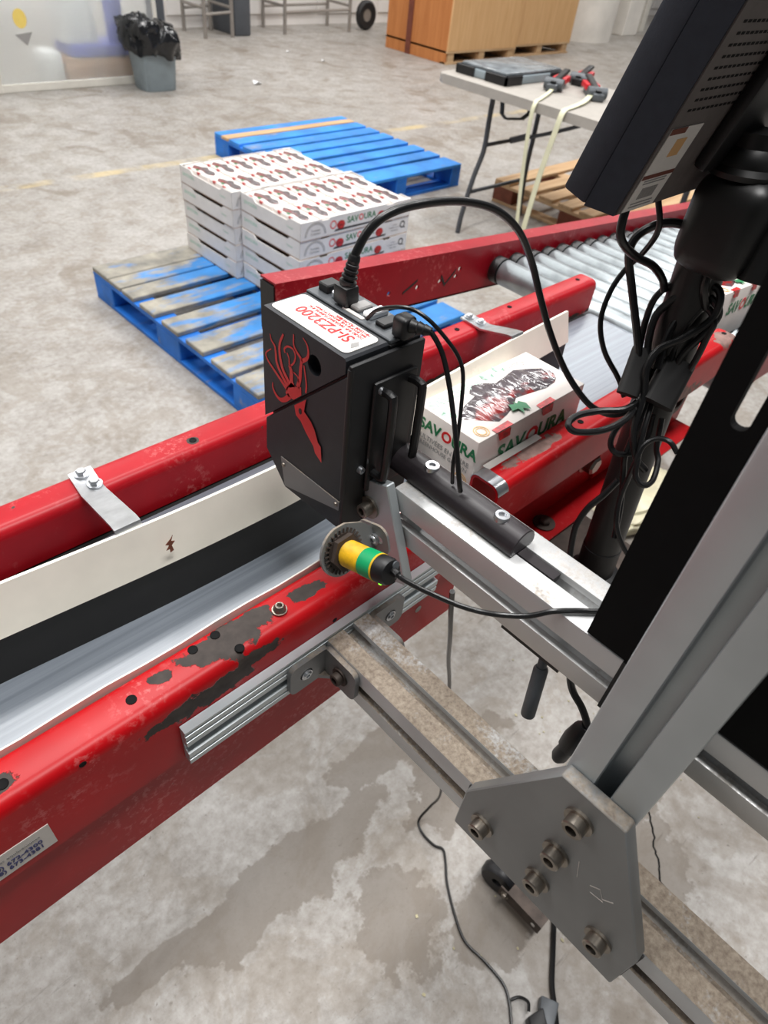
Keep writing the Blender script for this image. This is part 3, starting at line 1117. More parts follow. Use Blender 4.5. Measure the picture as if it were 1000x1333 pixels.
# nut and toothed washer
bm = BM()
lathe(bm, [(0.0088, 0.0055), (0.0128, 0.0055), (0.0128, 0.0095), (0.0088, 0.0095)], sx, sd, 6, close=True)
obj('hex_nut', bm, M['dark_steel'], sen, ang=20)
bm = BM()
for k in range(28):
    a = 2 * math.pi * k / 28
    d = su * math.cos(a) + sv * math.sin(a)
    cyl(bm, sx + sd * 0.005 + d * 0.0125, sx + sd * 0.005 + d * 0.0158, 0.0007, 4)
lathe(bm, [(0.0088, 0.0042), (0.0128, 0.0042), (0.0128, 0.0056), (0.0088, 0.0056)], sx, sd, 28, close=True)
obj('toothed_washer', bm, M['dark_steel'], sen)
# bracket: ring plate around the barrel, tab bent along the end plate
bm = BM()
ring = []
upv = Vector((0, 0, 1))
pu = (Vector((1, 0, 0)) - sd * sd.x).normalized()
pv = sd.cross(pu).normalized()
if pv.z < 0:
    pv = -pv
outl = [(0.0178 * math.cos(math.radians(a)), 0.0178 * math.sin(math.radians(a))) for a in range(100, 331, 10)] + [(0.028, -0.014), (0.028, 0.003), (0.020, 0.011), (0.006, 0.0172)]
holed(bm, outl, [circ(0, 0, 0.0095, 20)], lambda a, b, t: tuple(sx + sd * t + pu * a + pv * b), 0.0022, 0.0040)
brk = obj('sensor_bracket', bm, M['alu_plate'], sen)
bm = BM()
tab0 = sx + sd * 0.003 + pu * 0.028
tabpts = rrect(-0.014, 0.014, -0.017, 0.006, 0.008, 5)
sl = rrect(-0.010, 0.009, -0.008, -0.0025, 0.0026, 4)
holed(bm, tabpts, [sl], lambda a, b, t: tuple(tab0 + sd * a + pv * b + pu * t), -0.0005, 0.0013)
obj('bracket_tab', bm, M['alu_plate'], brk)
socketbolt(tuple(tab0 + sd * 0.002 - pv * 0.0053 - pu * 0.0007), 0.0034, 0.003, M['zinc'], brk, tuple(-pu), dome=True, washer=1.3)

# ================================================================== INKJET PRINTER HEAD
dv = thing('inkjet_printer', 'black inkjet print head with red squid emblem over the belt', 'printer', (0.265, 0.29, 1.117))
X0, X1 = 0.2343, 0.2960
up_poly = [(0.2515, 1.2478), (0.2515, 1.2560), (0.2530, 1.2575), (0.3320, 1.2575), (0.3340, 1.2555), (0.3340, 1.1712)]
hole = circ(0.2800, 1.2392, 0.0066, 20, 0.0072)
bm = BM()
holed(bm, up_poly, [hole], lambda a, b, t: (t, a, b), X0, X0 + 0.009)
prism(bm, [(X0 + 0.009, a, b) for a, b in up_poly], (0.0255, 0, 0))
cov = obj('upper_cover', bm, M['device'], dv)
lo_poly = [(0.2515, 1.2455), (0.3340, 1.1690), (0.3348, 1.1410), (0.3121, 1.1165), (0.2480, 1.1200), (0.2480, 1.2440)]
bm = BM()
prism(bm, [(X0 + 0.0006, a, b) for a, b in lo_poly], (X1 - X0 - 0.0006, 0, 0), 0.0006, 1)
low = obj('lower_body', bm, M['device'], dv)
bm = BM()
prism(bm, [(X0 + 0.006, a, b) for a, b in ((0.2530, 1.1300), (0.2530, 1.2540), (0.3325, 1.2540), (0.3325, 1.1450))], (0.030, 0, 0))
obj('inner_core', bm, M['black'], dv)
bm = BM()
box(bm, X0 + 0.035, X1, 0.2500, 0.3345, 1.165, 1.2562, 0.0006, 1)
obj('rear_body', bm, M['device_side'], dv)
bm = BM()
box(bm, 0.2345, 0.2970, 0.2462, 0.2498, 1.118, 1.2545, 0.0012, 2)
obj('side_plate', bm, M['device_side'], dv)
bm = BM()
cyl(bm, (0.2358, 0.2482, 1.150), (0.2358, 0.2482, 1.2520), 0.0022, 12)
obj('hinge_pin', bm, M['black'], dv)
# bright skid plate
bm = BM()
prism(bm, [(0.2340, a, b) for a, b in ((0.3155, 1.1445), (0.2492, 1.1464), (0.2494, 1.1385), (0.3111, 1.1190))], (0.0008, 0, 0))
sk = obj('skid_plate', bm, M['alu_dark'], dv)
for (y, z) in ((0.312, 1.139), (0.2525, 1.1425)):
    bm = BM()
    lathe(bm, [(0, 0.001), (0.0014, 0.001), (0.0018, 0), (0, 0)], (0.2340, y, z), (-1, 0, 0), 12)
    obj('screw', bm, M['steel'], sk)
# white model label
bm = BM()
prism(bm, [(a, b, 1.2575) for a, b in rrect(0.2375, 0.2660, 0.2560, 0.3300, 0.004, 4)], (0, 0, 0.0006))
lab = obj('model_label', bm, M['label'], dv)
ms = [lettering('x', 'SI-PZ3200', 0.0122, (0.2545, 0.2655, 1.2583), (0, 1, 0), (-1, 0, 0), M['ink_red'], None, 0.012)]
obj('model_number', join_meshes(ms, M['ink_red']), M['ink_red'], lab)
ms = [lettering('x', s, sz, (x, 0.263, 1.2583), (0, 1, 0), (-1, 0, 0), M['ink_red'], None) for s, sz, x in (('SQUID INK MANUFACTURING INC.', 0.0033, 0.2588), ('7041 BOONE AVE. BROOKLYN PARK', 0.0030, 0.2618), ('MN 55428  763-795-8856', 0.0030, 0.2645))]
obj('small_print', join_meshes(ms, M['ink_red']), M['ink_red'], lab)
bm = BM()
prism(bm, [(0.2440, 0.2590, 1.2581), (0.2500, 0.2580, 1.2581), (0.2535, 0.2620, 1.2581), (0.2480, 0.2630, 1.2581)], (0, 0, 0.0002))
obj('label_logo', bm, M['ink_grey'], lab)
# squid emblem
EX = X0 - 0.0003


def ribbon(bm, pts, w0, w1):
    P = catmull([(0, a, b) for a, b in pts], 5)
    L, Rr = [], []
    for i, p in enumerate(P):
        a = P[max(0, i - 1)]
        b = P[min(len(P) - 1, i + 1)]
        d = (b - a).normalized()
        n = Vector((0, -d.z, d.y))
        w = (w0 + (w1 - w0) * i / (len(P) - 1)) / 2
        L.append(bm.verts.new((EX, p.y + n.y * w, p.z + n.z * w)))
        Rr.append(bm.verts.new((EX, p.y - n.y * w, p.z - n.z * w)))
    for i in range(len(P) - 1):
        bm.faces.new((L[i], L[i + 1], Rr[i + 1], Rr[i]))


bm = BM()
for pts, w0, w1 in (
    ([(0.3254, 1.2404), (0.3241, 1.2364), (0.3206, 1.2338), (0.3195, 1.2293), (0.3184, 1.222), (0.3122, 1.2145), (0.306, 1.2097)], 0.0008, 0.0034),
    ([(0.3112, 1.2465), (0.315, 1.2382), (0.3151, 1.2297), (0.3122, 1.2208), (0.3072, 1.2154), (0.3035, 1.211)], 0.0016, 0.0036),
    ([(0.3095, 1.2341), (0.3101, 1.2367), (0.3065, 1.2401), (0.3011, 1.2406), (0.2987, 1.2368), (0.3005, 1.2309), (0.3047, 1.2271), (0.3053, 1.2319), (0.3073, 1.2351)], 0.0014, 0.0012),
    ([(0.3047, 1.2271), (0.3029, 1.2229), (0.3029, 1.2167), (0.301, 1.2124)], 0.003, 0.0042),
    ([(0.3006, 1.2513), (0.3005, 1.2442), (0.2976, 1.2407), (0.2929, 1.2372), (0.2933, 1.2303), (0.2938, 1.2232), (0.2961, 1.215)], 0.001, 0.0036),
    ([(0.2914, 1.2532), (0.2874, 1.2504), (0.2859, 1.2455), (0.2872, 1.2408), (0.2923, 1.2363)], 0.0006, 0.003),
    ([(0.3245, 1.2298), (0.3305, 1.2239), (0.3288, 1.2195), (0.3224, 1.2156), (0.3148, 1.2114), (0.3073, 1.2072)], 0.0007, 0.003),
    ([(0.3234, 1.2046), (0.3235, 1.2004), (0.3203, 1.1964), (0.3151, 1.195), (0.3099, 1.1979), (0.3047, 1.2035)], 0.0008, 0.0044),
    ([(0.2899, 1.2345), (0.2886, 1.2285), (0.2872, 1.2214), (0.2877, 1.2151)], 0.0012, 0.0016),
    ([(0.3004, 1.2241), (0.2962, 1.2228), (0.2956, 1.2188)], 0.001, 0.001)):
    ribbon(bm, pts, w0, w1)
bm.faces.new([bm.verts.new((EX, a, b)) for a, b in ((0.3079, 1.2087), (0.3029, 1.215), (0.2986, 1.2141), (0.2925, 1.2169), (0.2922, 1.2108), (0.3003, 1.2030), (0.306, 1.2024), (0.3092, 1.2035))])
obj('squid_arms', bm, M['ink_red'], cov, smooth=False)
bm = BM()
f = bm.faces.new([bm.verts.new((EX, a, b)) for a, b in ((0.2997, 1.1989), (0.287, 1.2105), (0.2881, 1.2068), (0.2891, 1.1997), (0.2817, 1.1956), (0.2779, 1.1913), (0.2739, 1.1831), (0.2708, 1.1811), (0.2695, 1.1684), (0.2766, 1.1725), (0.2786, 1.1772), (0.2869, 1.1839), (0.2927, 1.1901), (0.2978, 1.192))])
bmesh.ops.triangulate(bm, faces=[f])
obj('squid_body', bm, M['ink_red'], low, smooth=False)
bm = BM()
prism(bm, [(EX - 0.0003, 0.2930 + a, 1.1978 + b) for a, b in circ(0, 0, 0.0016, 12, 0.0024)], (0.0002, 0, 0))
obj('squid_eye', bm, M['black'], low)
# handle bracket on the side facing the camera
bm = BM()
box(bm, 0.2520, 0.2900, 0.2425, 0.2462, 1.150, 1.2385, 0.002, 2)
hp = obj('handle_plate', bm, M['black'], dv)
for xh in (0.2575, 0.2835):
    bm = BM()
    tube(bm, [(xh, 0.2430, 1.232), (xh, 0.2345, 1.2325), (xh, 0.2318, 1.226), (xh, 0.2318, 1.175), (xh, 0.2345, 1.167), (xh, 0.2430, 1.1665)], 0.0030, 10, 4)
    obj('handle_bar', bm, M['black'], hp)
for (x, z) in ((0.2570, 1.2325), (0.2480, 1.1715)):
    bm = BM()
    lathe(bm, [(0, 0.0018), (0.0010, 0.0018), (0.0010, 0.003), (0.0024, 0.003), (0.0028, 0.001), (0.0028, 0), (0, 0)], (x, 0.2425 if x > 0.25 else 0.2462, z), (0, -1, 0), 14)
    obj('screw', bm, M['zinc'], hp)
# sockets along the top
bm = BM()
box(bm, 0.2695, 0.2950, 0.2510, 0.3330, 1.2560, 1.2590, 0.0006, 1)
so = obj('socket_strip', bm, M['tool_grey'], dv)
for (x, y, w, d, hgt, mt) in ((0.2825, 0.3240, 0.012, 0.010, 0.006, 'black'), (0.2830, 0.3085, 0.014, 0.013, 0.005, 'zinc'), (0.2830, 0.2925, 0.013, 0.009, 0.003, 'ink_grey'), (0.2840, 0.2800, 0.016, 0.008, 0.004, 'zinc'), (0.2830, 0.2675, 0.015, 0.009, 0.003, 'black'), (0.2735, 0.2900, 0.003, 0.020, 0.001, 'label')):
    bm = BM()
    box(bm, x - w / 2, x + w / 2, y - d / 2, y + d / 2, 1.2588, 1.2588 + hgt, 0.0008, 1)
    obj('socket', bm, M[mt], so)
bm = BM()
bmesh.ops.create_uvsphere(bm, u_segments=10, v_segments=6, radius=0.0016, matrix=Matrix.Translation((0.2770, 0.3060, 1.2615)))
obj('status_light', bm, M['led'], so)

# ------------------------------------------------------------------ cables from the printer
pc = thing('power_cable', 'thick black cable arching from the top of the printer to the pole', 'cable', (0.2774, 0.3015, 1.262))
pwr = [(0.2774, 0.3015, 1.274), (0.2788, 0.3017, 1.2826), (0.2823, 0.3007, 1.292), (0.2906, 0.2993, 1.3051), (0.3033, 0.2966, 1.3134), (0.3273, 0.2941, 1.3162), (0.3721, 0.2967, 1.3101), (0.4123, 0.2962, 1.298), (0.4441, 0.2941, 1.2781), (0.4674, 0.2906, 1.2504), (0.4777, 0.2807, 1.2223), (0.4878, 0.2678, 1.1919), (0.5002, 0.25, 1.1598), (0.5094, 0.2303, 1.1385), (0.5177, 0.2169, 1.1283), (0.5324, 0.2034, 1.1232), (0.5483, 0.1951, 1.13), (0.5600, 0.1974, 1.144)]
obj('cord', tube(BM(), pwr, 0.0029, 12, 6), M['cord'], pc)
bm = BM()
box(bm, 0.2715, 0.2835, 0.2955, 0.3085, 1.2600, 1.2730, 0.002, 2)
obj('plug', bm, M['black'], pc)
bm = BM()
a_ = Vector((0.2778, 0.3018, 1.272))
d_ = Vector((0.2823, 0.3007, 1.292)) - a_
prof = [(0, 0), (0.0050, 0)]
for k in range(5):
    h = 0.002 + k * 0.0034
    prof += [(0.0056 - k * 0.0004, h), (0.0056 - k * 0.0004, h + 0.0014), (0.0038, h + 0.0018), (0.0038, h + 0.003)]
prof += [(0.003, 0.020), (0, 0.020)]
lathe(bm, prof, a_, d_, 16)
obj('strain_relief', bm, M['black'], pc)

dc = thing('data_cable', 'thin black cable with angled plug hanging beside the printer handle', 'cable', (0.281, 0.2395, 1.262))
obj('cord', tube(BM(), [(0.278, 0.2445, 1.2695), (0.2821, 0.2395, 1.2704), (0.2849, 0.2326, 1.2677), (0.2881, 0.2253, 1.2578), (0.288, 0.2173, 1.2447), (0.2856, 0.2076, 1.2285), (0.2816, 0.1966, 1.2101), (0.2794, 0.1865, 1.1865), (0.280, 0.1840, 1.178)], 0.0017, 10, 6), M['cord'], dc)
bm = BM()
box(bm, 0.2730, 0.2850, 0.2440, 0.2560, 1.2590, 1.2735, 0.003, 3)
obj('angled_plug', bm, M['black'], dc)
bm = BM()
lathe(bm, [(0, 0), (0.0045, 0), (0.0036, 0.004), (0.0042, 0.005), (0.0032, 0.008), (0.0036, 0.009), (0.0024, 0.013), (0, 0.013)], (0.279, 0.2445, 1.2690), (0.004, -0.009, 0.0), 14)
obj('strain_relief', bm, M['black'], dc)
dc2 = obj('signal_cable', tube(BM(), [(0.2725, 0.2760, 1.2615), (0.2740, 0.2698, 1.2695), (0.2776, 0.2607, 1.2745), (0.2821, 0.2491, 1.2772), (0.287, 0.2384, 1.2735), (0.2933, 0.2283, 1.2641), (0.2978, 0.2192, 1.2539), (0.2984, 0.2134, 1.243), (0.2919, 0.2052, 1.2244), (0.2854, 0.1986, 1.2072), (0.2807, 0.1946, 1.1933), (0.2820, 0.1930, 1.178)], 0.0013, 10, 6), M['cord'])
setp(dc2, 'thinnest black cable curling from the printer top down to the arm', 'cable')
sc_ = obj('sensor_cable', tube(BM(), [tuple(sx + sd * 0.0465 + Vector((0.0015, 0, 0.001))), (0.2078, 0.1640, 1.1632), (0.2105, 0.1570, 1.1615), (0.2161, 0.1468, 1.1586), (0.2272, 0.1308, 1.1532), (0.2402, 0.1167, 1.1493), (0.2510, 0.1005, 1.1545), (0.2600, 0.0900, 1.1620), (0.2700, 0.0810, 1.1635), (0.2810, 0.0720, 1.1630), (0.2950, 0.0640, 1.1630)], lambda u: 0.0026 if u < 0.07 else 0.0017, 10, 6), M['cord'])
setp(sc_, 'thin black cable running from the yellow sensor across the upper arm', 'cable')

# ================================================================== TOMATO BOXES
L_, W_, H_ = 0.186, 0.088, 0.078


def make_box(label, group, full=True):
    r = thing('tomato_box', label, 'box', (0, 0, 0), group)
    bm = BM()
    l, w = L_ / 2, W_ / 2
    tp = 0.003
    vs = [bm.verts.new(p) for p in ((-l, -w, 0), (l, -w, 0), (l, w, 0), (-l, w, 0), (-l + tp, -w + tp, H_), (l - tp, -w + tp, H_), (l - tp, w - tp, H_), (-l + tp, w - tp, H_))]
    fs = [bm.faces.new([vs[i] for i in f]) for f in ((3, 2, 1, 0), (4, 5, 6, 7), (0, 1, 5, 4), (1, 2, 6, 5), (2, 3, 7, 6), (3, 0, 4, 7))]
    bmesh.ops.bevel(bm, geom=bm.edges[:], offset=0.0012, segments=2, affect='EDGES', profile=0.5)
    obj('carton', bm, M['carton'], r)
    z = H_ + 0.0003
    # scalloped film window
    pts = [(-0.0752, -0.0042), (-0.060, -0.018), (-0.0462, -0.0299), (-0.030, -0.027), (-0.0139, -0.022), (0.0025, -0.0131), (0.0222, -0.0164), (0.0464, -0.0209), (0.0640, -0.019), (0.0721, -0.0147), (0.0800, -0.0039), (0.0780, 0.0054), (0.0629, 0.0147), (0.0439, 0.0239), (0.0218, 0.0203), (0.0061, 0.0182), (-0.008, 0.0281), (-0.0216, 0.0304), (-0.0335, 0.0211), (-0.0321, 0.0148), (-0.0519, 0.0102), (-0.0685, 0.0039)]
    bm = BM()
    cv = bm.verts.new((0.004, 0.003, z - 0.0002 + 0.0012))
    prev = None
    mid = []
    out = []
    for k, (a, b) in enumerate(pts):
        out.append(bm.verts.new((a, b, z)))
        mid.append(bm.verts.new((a * 0.6, b * 0.6 + 0.0016, z + 0.001 + 0.0012 * (k % 2))))
    n = len(pts)
    for k in range(n):
        bm.faces.new((out[k], out[(k + 1) % n], mid[(k + 1) % n], mid[k]))
        bm.faces.new((mid[k], mid[(k + 1) % n], cv))
    obj('film_window', bm, M['film'], r)

    def leaf(cx, cy, s, rot, mat):
        bm = BM()
        P = []
        for k in range(14):
            a = rot + math.pi * 2 * k / 14
            rr = s * (1.0 if k % 2 == 0 else 0.42) * (0.75 + 0.25 * math.cos(a - rot))
            P.append(bm.verts.new((cx + rr * math.cos(a), cy + rr * math.sin(a), z + 0.0024 if mat == 'ink_green' else z)))
        f = bm.faces.new(P)
        bmesh.ops.triangulate(bm, faces=[f])
        obj('printed_leaf', bm, M[mat], r, smooth=False)
    leaf(-0.0098, -0.0249, 0.015, -2.0, 'ink_green')
    for (x, wd_) in ((-0.064, 0.026), (0.008, 0.026)):
        bm = BM()
        prism(bm, [(x, -w + tp - 0.0004, z + 0.0002), (x + wd_, -w + tp - 0.0004, z + 0.0002), (x + wd_, -w + tp + 0.007, z + 0.0002), (x, -w + tp + 0.006, z + 0.0002)], (0, 0, 0.0002))
        tpr = obj('printed_tomatoes', bm, M['tomato'], r, smooth=False)
        bm = BM()
        prism(bm, [(x + 0.002, -w + 0.0022, H_ - 0.001), (x + wd_ - 0.004, -w + 0.0022, H_ - 0.001), (x + wd_ - 0.004, -w + 0.0012, H_ - 0.010), (x + 0.006, -w + 0.0012, H_ - 0.010)], (0, -0.0005, 0))
        obj('printed_tomatoes_side', bm, M['tomato'], r, smooth=False)
    if not full:
        return r
    leaf(0.008, 0.031, 0.012, 1.2, 'ink_pale')
    leaf(0.030, 0.034, 0.010, 0.9, 'ink_pale')
    leaf(-0.078, 0.008, 0.011, 3.6, 'ink_pale')
    # end face lettering
    sl_ = tp / H_
    xd, yd = (0, -1, 0), (sl_, 0, 1)
    xo = -l - 0.0004

    def on_end(y, zz):
        return (xo + sl_ * zz, y, zz)
    parts_g, parts_r = brand(0.0165, on_end(0.0340, 0.0560), xd, yd)
    for m_g in parts_g:
        obj('brand_lettering', join_meshes([m_g], M['ink_green']), M['ink_green'], r)
    obj('brand_lettering_o', join_meshes(parts_r, M['ink_red']), M['ink_red'], r)
    obj('small_lettering', join_meshes([lettering('x', 'CULTIVÉES EN SERRE', 0.0078, on_end(0.0365, 0.0445), xd, yd, None, None), lettering('x', 'GREENHOUSE GROWN', 0.0066, on_end(0.0345, 0.0375), xd, yd, None, None)], M['ink_grey']), M['ink_grey'], r)
    # near side lettering
    yd2 = (0, sl_, 1)
    yo = -w - 0.0004
    side_g, side_r = brand(0.026, (-0.055, yo + sl_ * 0.040, 0.040), (1, 0, 0), yd2)
    for m_g in side_g:
        obj('side_lettering', join_meshes([m_g], M['ink_green']), M['ink_green'], r)
    obj('side_lettering_o', join_meshes(side_r, M['ink_red']), M['ink_red'], r)
    # pale lettering on the lid's far edge and emblems
    pg = [lettering('x', 'SAV', 0.017, (-0.086, 0.024, z), (1, 0.0, 0), (0, 1, 0), None, None, 0.02), lettering('x', 'OURA', 0.017, (-0.053, 0.024, z), (1, 0.0, 0), (0, 1, 0), None, None, 0.02)]
    obj('lid_lettering', join_meshes(pg, M['ink_pale']), M['ink_pale'], r)
    bm = BM()
    for rr in (0.0085, 0.0060):
        lathe(bm, [(rr - 0.0012, 0.0), (rr, 0.0), (rr, 0.0002), (rr - 0.0012, 0.0002)], (-0.074, -0.030, z), (0, 0, 1), 20, close=True)
    for rr in (0.0085, 0.0060):
        lathe(bm, [(rr - 0.0012, 0.0), (rr, 0.0), (rr, 0.0002), (rr - 0.0012, 0.0002)], (xo + sl_ * 0.03, -0.030, 0.026), (-1, 0, sl_), 20, close=True)
    obj('round_emblem', bm, M['ink_orange'], r, smooth=False)
    bm = BM()
    for rr in (0.014, 0.010):
        n0 = 14
        P = [(0.050 + rr * 1.4 * math.cos(math.pi * k / n0), 0.024 + rr * 0.6 * math.sin(math.pi * k / n0), z) for k in range(n0 + 1)]
        strap_sweep(bm, P, (0, 0, 1), 0.0002, 0.0006)
    obj('arch_emblem', bm, M['ink_grey'], r, smooth=False)
    return r


b1 = make_box('white tomato box with film window on the belt beside the printer', None, True)
b1.location = (0.5310, 0.3225, 1.0052)
b2 = copy_tree(b1)
setp(b2, 'white tomato box on the silver rollers behind the black pole')
b2.location = (1.105, 0.342, ztop(1.105) - 0.018 + 0.001)
b2.rotation_euler = (0, SL, 0)

# ================================================================== TRAYS ON PALLET
def make_tray():
    r = thing('tomato_tray', 'x', 'tray', (0, 0, 0), 'tomato trays stacked on the near pallet')
    TX, TY, TH, tt = 0.595, 0.392, 0.0715, 0.004
    bm = BM()
    box(bm, -TX / 2, TX / 2, -TY / 2, TY / 2, 0, 0.004)
    obj('tray_base', bm, M['kraft'], r)
    # end walls (facing -X and +X) dip in the middle
    for s in (-1, 1):
        bm = BM()
        pr = [(-TY / 2, 0.001), (TY / 2, 0.001), (TY / 2, TH), (TY / 2 - 0.085, TH), (TY / 2 - 0.105, TH - 0.013), (-TY / 2 + 0.085, TH - 0.013), (-TY / 2 + 0.065, TH), (-TY / 2, TH)]
        x = s * TX / 2
        prism(bm, [(x, a, b) for a, b in pr], (-s * tt, 0, 0))
        obj('end_wall', bm, M['carton_in'], r)
    for s in (-1, 1):
        bm = BM()
        y = s * TY / 2
        prism(bm, [(-TX / 2, y, 0.001), (TX / 2, y, 0.001), (TX / 2, y, TH), (TX / 2 - 0.10, TH and y, TH), (TX / 2 - 0.105, y, TH - 0.006), (TX / 2 - 0.14, y, TH - 0.006), (TX / 2 - 0.145, y, TH), (-TX / 2 + 0.145, y, TH), (-TX / 2 + 0.14, y, TH - 0.006), (-TX / 2 + 0.105, y, TH - 0.006), (-TX / 2 + 0.10, y, TH), (-TX / 2, y, TH)], (0, -s * tt, 0))
        obj('side_wall', bm, M['carton_in'], r)
    bm = BM()
    box(bm, -TX / 2 + 0.16, TX / 2 - 0.16, -TY / 2, -TY / 2 + 0.02, TH - 0.0002, TH + 0.0008)
    obj('top_flap', bm, M['carton_in'], r)
    for s in (-1, 1):
        for s2 in (-1, 1):
            bm = BM()
            box(bm, s * TX / 2 - s * 0.05, s * TX / 2, s2 * TY / 2 - s2 * 0.012, s2 * TY / 2, TH - 0.0002, TH + 0.0006)
            obj('corner_flap', bm, M['carton_in'], r)
    y = -TY / 2 - 0.0005
    g, g2 = brand(0.034, (-0.062, y, 0.034), (1, 0, 0), (0, 0, 1), 0.02)
    obj('brand_lettering', join_meshes(g, M['ink_green']), M['ink_green'], r)
    obj('brand_lettering_o', join_meshes(g2, M['ink_red']), M['ink_red'], r)
    for cx in (-0.095, 0.125):
        bm = BM()
        prism(bm, [(cx + a, y, 0.034 + b) for a, b in circ(0, 0, 0.022, 12, 0.017)], (0, 0.0004, 0))
        obj('printed_tomatoes', bm, M['tomato'], r)
    bm = BM()
    prism(bm, [(a, y, b) for a, b in ((-0.13, 0.012), (0.16, 0.012), (0.165, 0.020), (0.11, 0.018), (-0.06, 0.020), (-0.12, 0.020))], (0, 0.0004, 0))
    obj('printed_band', bm, M['ink_black'], r)
    bm = BM()
    for cx in (-0.135, ):
        lathe(bm, [(0.012, 0), (0.0165, 0), (0.0165, 0.0005), (0.012, 0.0005)], (cx, y + 0.0004, 0.040), (0, -1, 0), 16, close=True)
    obj('red_loop', bm, M['ink_red'], r)
    bm = BM()
    lathe(bm, [(0.010, 0), (0.015, 0), (0.015, 0.0005), (0.010, 0.0005)], (0.262, y + 0.0004, 0.042), (0, -1, 0), 16, close=True)
    prism(bm, [(0.262 + a, y, 0.022 + b) for a, b in ((0, 0.008), (0.018, 0.002), (0.018, 0.006), (0.006, 0.010))], (0, 0.0004, 0))
    obj('black_loop', bm, M['ink_black'], r)
    bm = BM()
    for rr in (0.052, 0.046):
        strap_sweep(bm, [(-0.225 + rr * math.cos(math.pi * k / 14), y, 0.014 + rr * 0.95 * math.sin(math.pi * k / 14)) for k in range(15)], (0, 1, 0), 0.0006, 0.0022)
    obj('arch_emblem', bm, M['ink_grey'], r)
    g = [lettering('x', s, 0.013, (-0.225, y, z_), (1, 0, 0), (0, 0, 1), None, None, 0, 'CENTER') for s, z_ in (('Tomates', 0.030), ('Cultivées', 0.017))] + [lettering('x', s, 0.009, (0.215, y, z_), (1, 0, 0), (0, 0, 1), None, None, 0, 'CENTER') for s, z_ in (('savoura', 0.045), ('Tomates de serre', 0.034), ('Greenhouse', 0.022))]
    # end wall print (faces -X): text runs towards -Y
    xx = -TX / 2 - 0.0005
    obj('grey_lettering', join_meshes(g, M['ink_grey']), M['ink_grey'], r)
    obj('end_lettering', join_meshes([lettering('x', 'SAVOURA', 0.020, (xx, 0.175, 0.036), (0, -1, 0), (0, 0, 1), None, None, 0.02)], M['ink_pale']), M['ink_pale'], r)
    obj('end_small_lettering', join_meshes([lettering('x', 'Tomates', 0.011, (xx, -0.11, 0.034), (0, -1, 0), (0, 0, 1), None, None, 0)], M['ink_pale']), M['ink_pale'], r)
    return r


tray0 = make_tray()
ords = ['bottom', 'second from the bottom', 'middle', 'second from the top', 'topmost']
first = True
for si, (cx, cy, nm) in enumerate(((1.873, 2.622, 'left stack nearest the open floor'), (1.908, 2.224, 'stack nearest the red beam'))):
    for k in range(5):
        t = tray0 if first else copy_tree(tray0)
        first = False
        t.location = (cx + random.uniform(-0.004, 0.004), cy + random.uniform(-0.003, 0.003), 0.1405 + k * 0.0722)
        t['label'] = '%s white tomato tray in the %s' % (ords[k], nm)
btop = make_box('white tomato box packed in the topmost tray of the left stack', 'tomato boxes in the open top trays', False)
first = True
for si, (cx, cy, nm) in enumerate(((1.873, 2.622, 'left stack'), (1.908, 2.224, 'stack near the red beam'))):
    for i in range(6):
        for j in range(2):
            o = btop if first else copy_tree(btop)
            first = False
            o.scale = (1, 1, 0.82)
            o.rotation_euler = (0, 0, -math.pi / 2)
            o.location = (cx - 0.2425 + i * 0.097, cy - 0.0955 + j * 0.191, 0.1405 + 4 * 0.0722 + 0.0045)
            o['label'] = 'tomato box %s, %s row, open top tray, %s' % (('leftmost', 'second from the left', 'third from the left', 'third from the right', 'second from the right', 'rightmost')[i], ('near', 'far')[j], nm)


# ================================================================== PALLETS
def pallet(label, loc, LX, LY, boards, mats, edge, block, name='blue_pallet', bt=0.02):
    """deck boards run along X; boards: list of (y0,y1) fractions"""
    r = thing(name, label, 'pallet', loc)
    H0 = 0.14
    for i, (a, b) in enumerate(boards):
        bm = BM()
        box(bm, 0, LX, a * LY, b * LY, H0 - bt, H0 + random.uniform(-0.001, 0.001), 0.003, 1)
        obj('deck_board', bm, mats[i], r, local=True)
    for x in (0, LX / 2 - 0.045, LX - 0.09):
        bm = BM()
        box(bm, x, x + 0.09, 0, LY, H0 - bt - 0.018, H0 - bt, 0.002, 1)
        obj('stringer_board', bm, edge, r, local=True)
        for (a, b) in ((0, 0.13), (0.43, 0.57), (0.87, 1.0)):
            bm = BM()
            box(bm, x, x + 0.09, a * LY, b * LY, 0.018, H0 - bt - 0.018, 0.003, 1)
            obj('block', bm, block, r, local=True)
        bm = BM()
        box(bm, x, x + 0.09, 0, LY, 0, 0.018, 0.002, 1)
        obj('bottom_board', bm, edge, r, local=True)
    for a, b in ((0, 0.1), (0.45, 0.55), (0.9, 1.0)):
        bm = BM()
        box(bm, 0.09, LX / 2 - 0.045, a * LY, b * LY, 0, 0.018)
        obj('bottom_board', bm, edge, r, local=True)
        bm = BM()
        box(bm, LX / 2 + 0.045, LX - 0.09, a * LY, b * LY, 0, 0.018)
        obj('bottom_board', bm, edge, r, local=True)
    return r


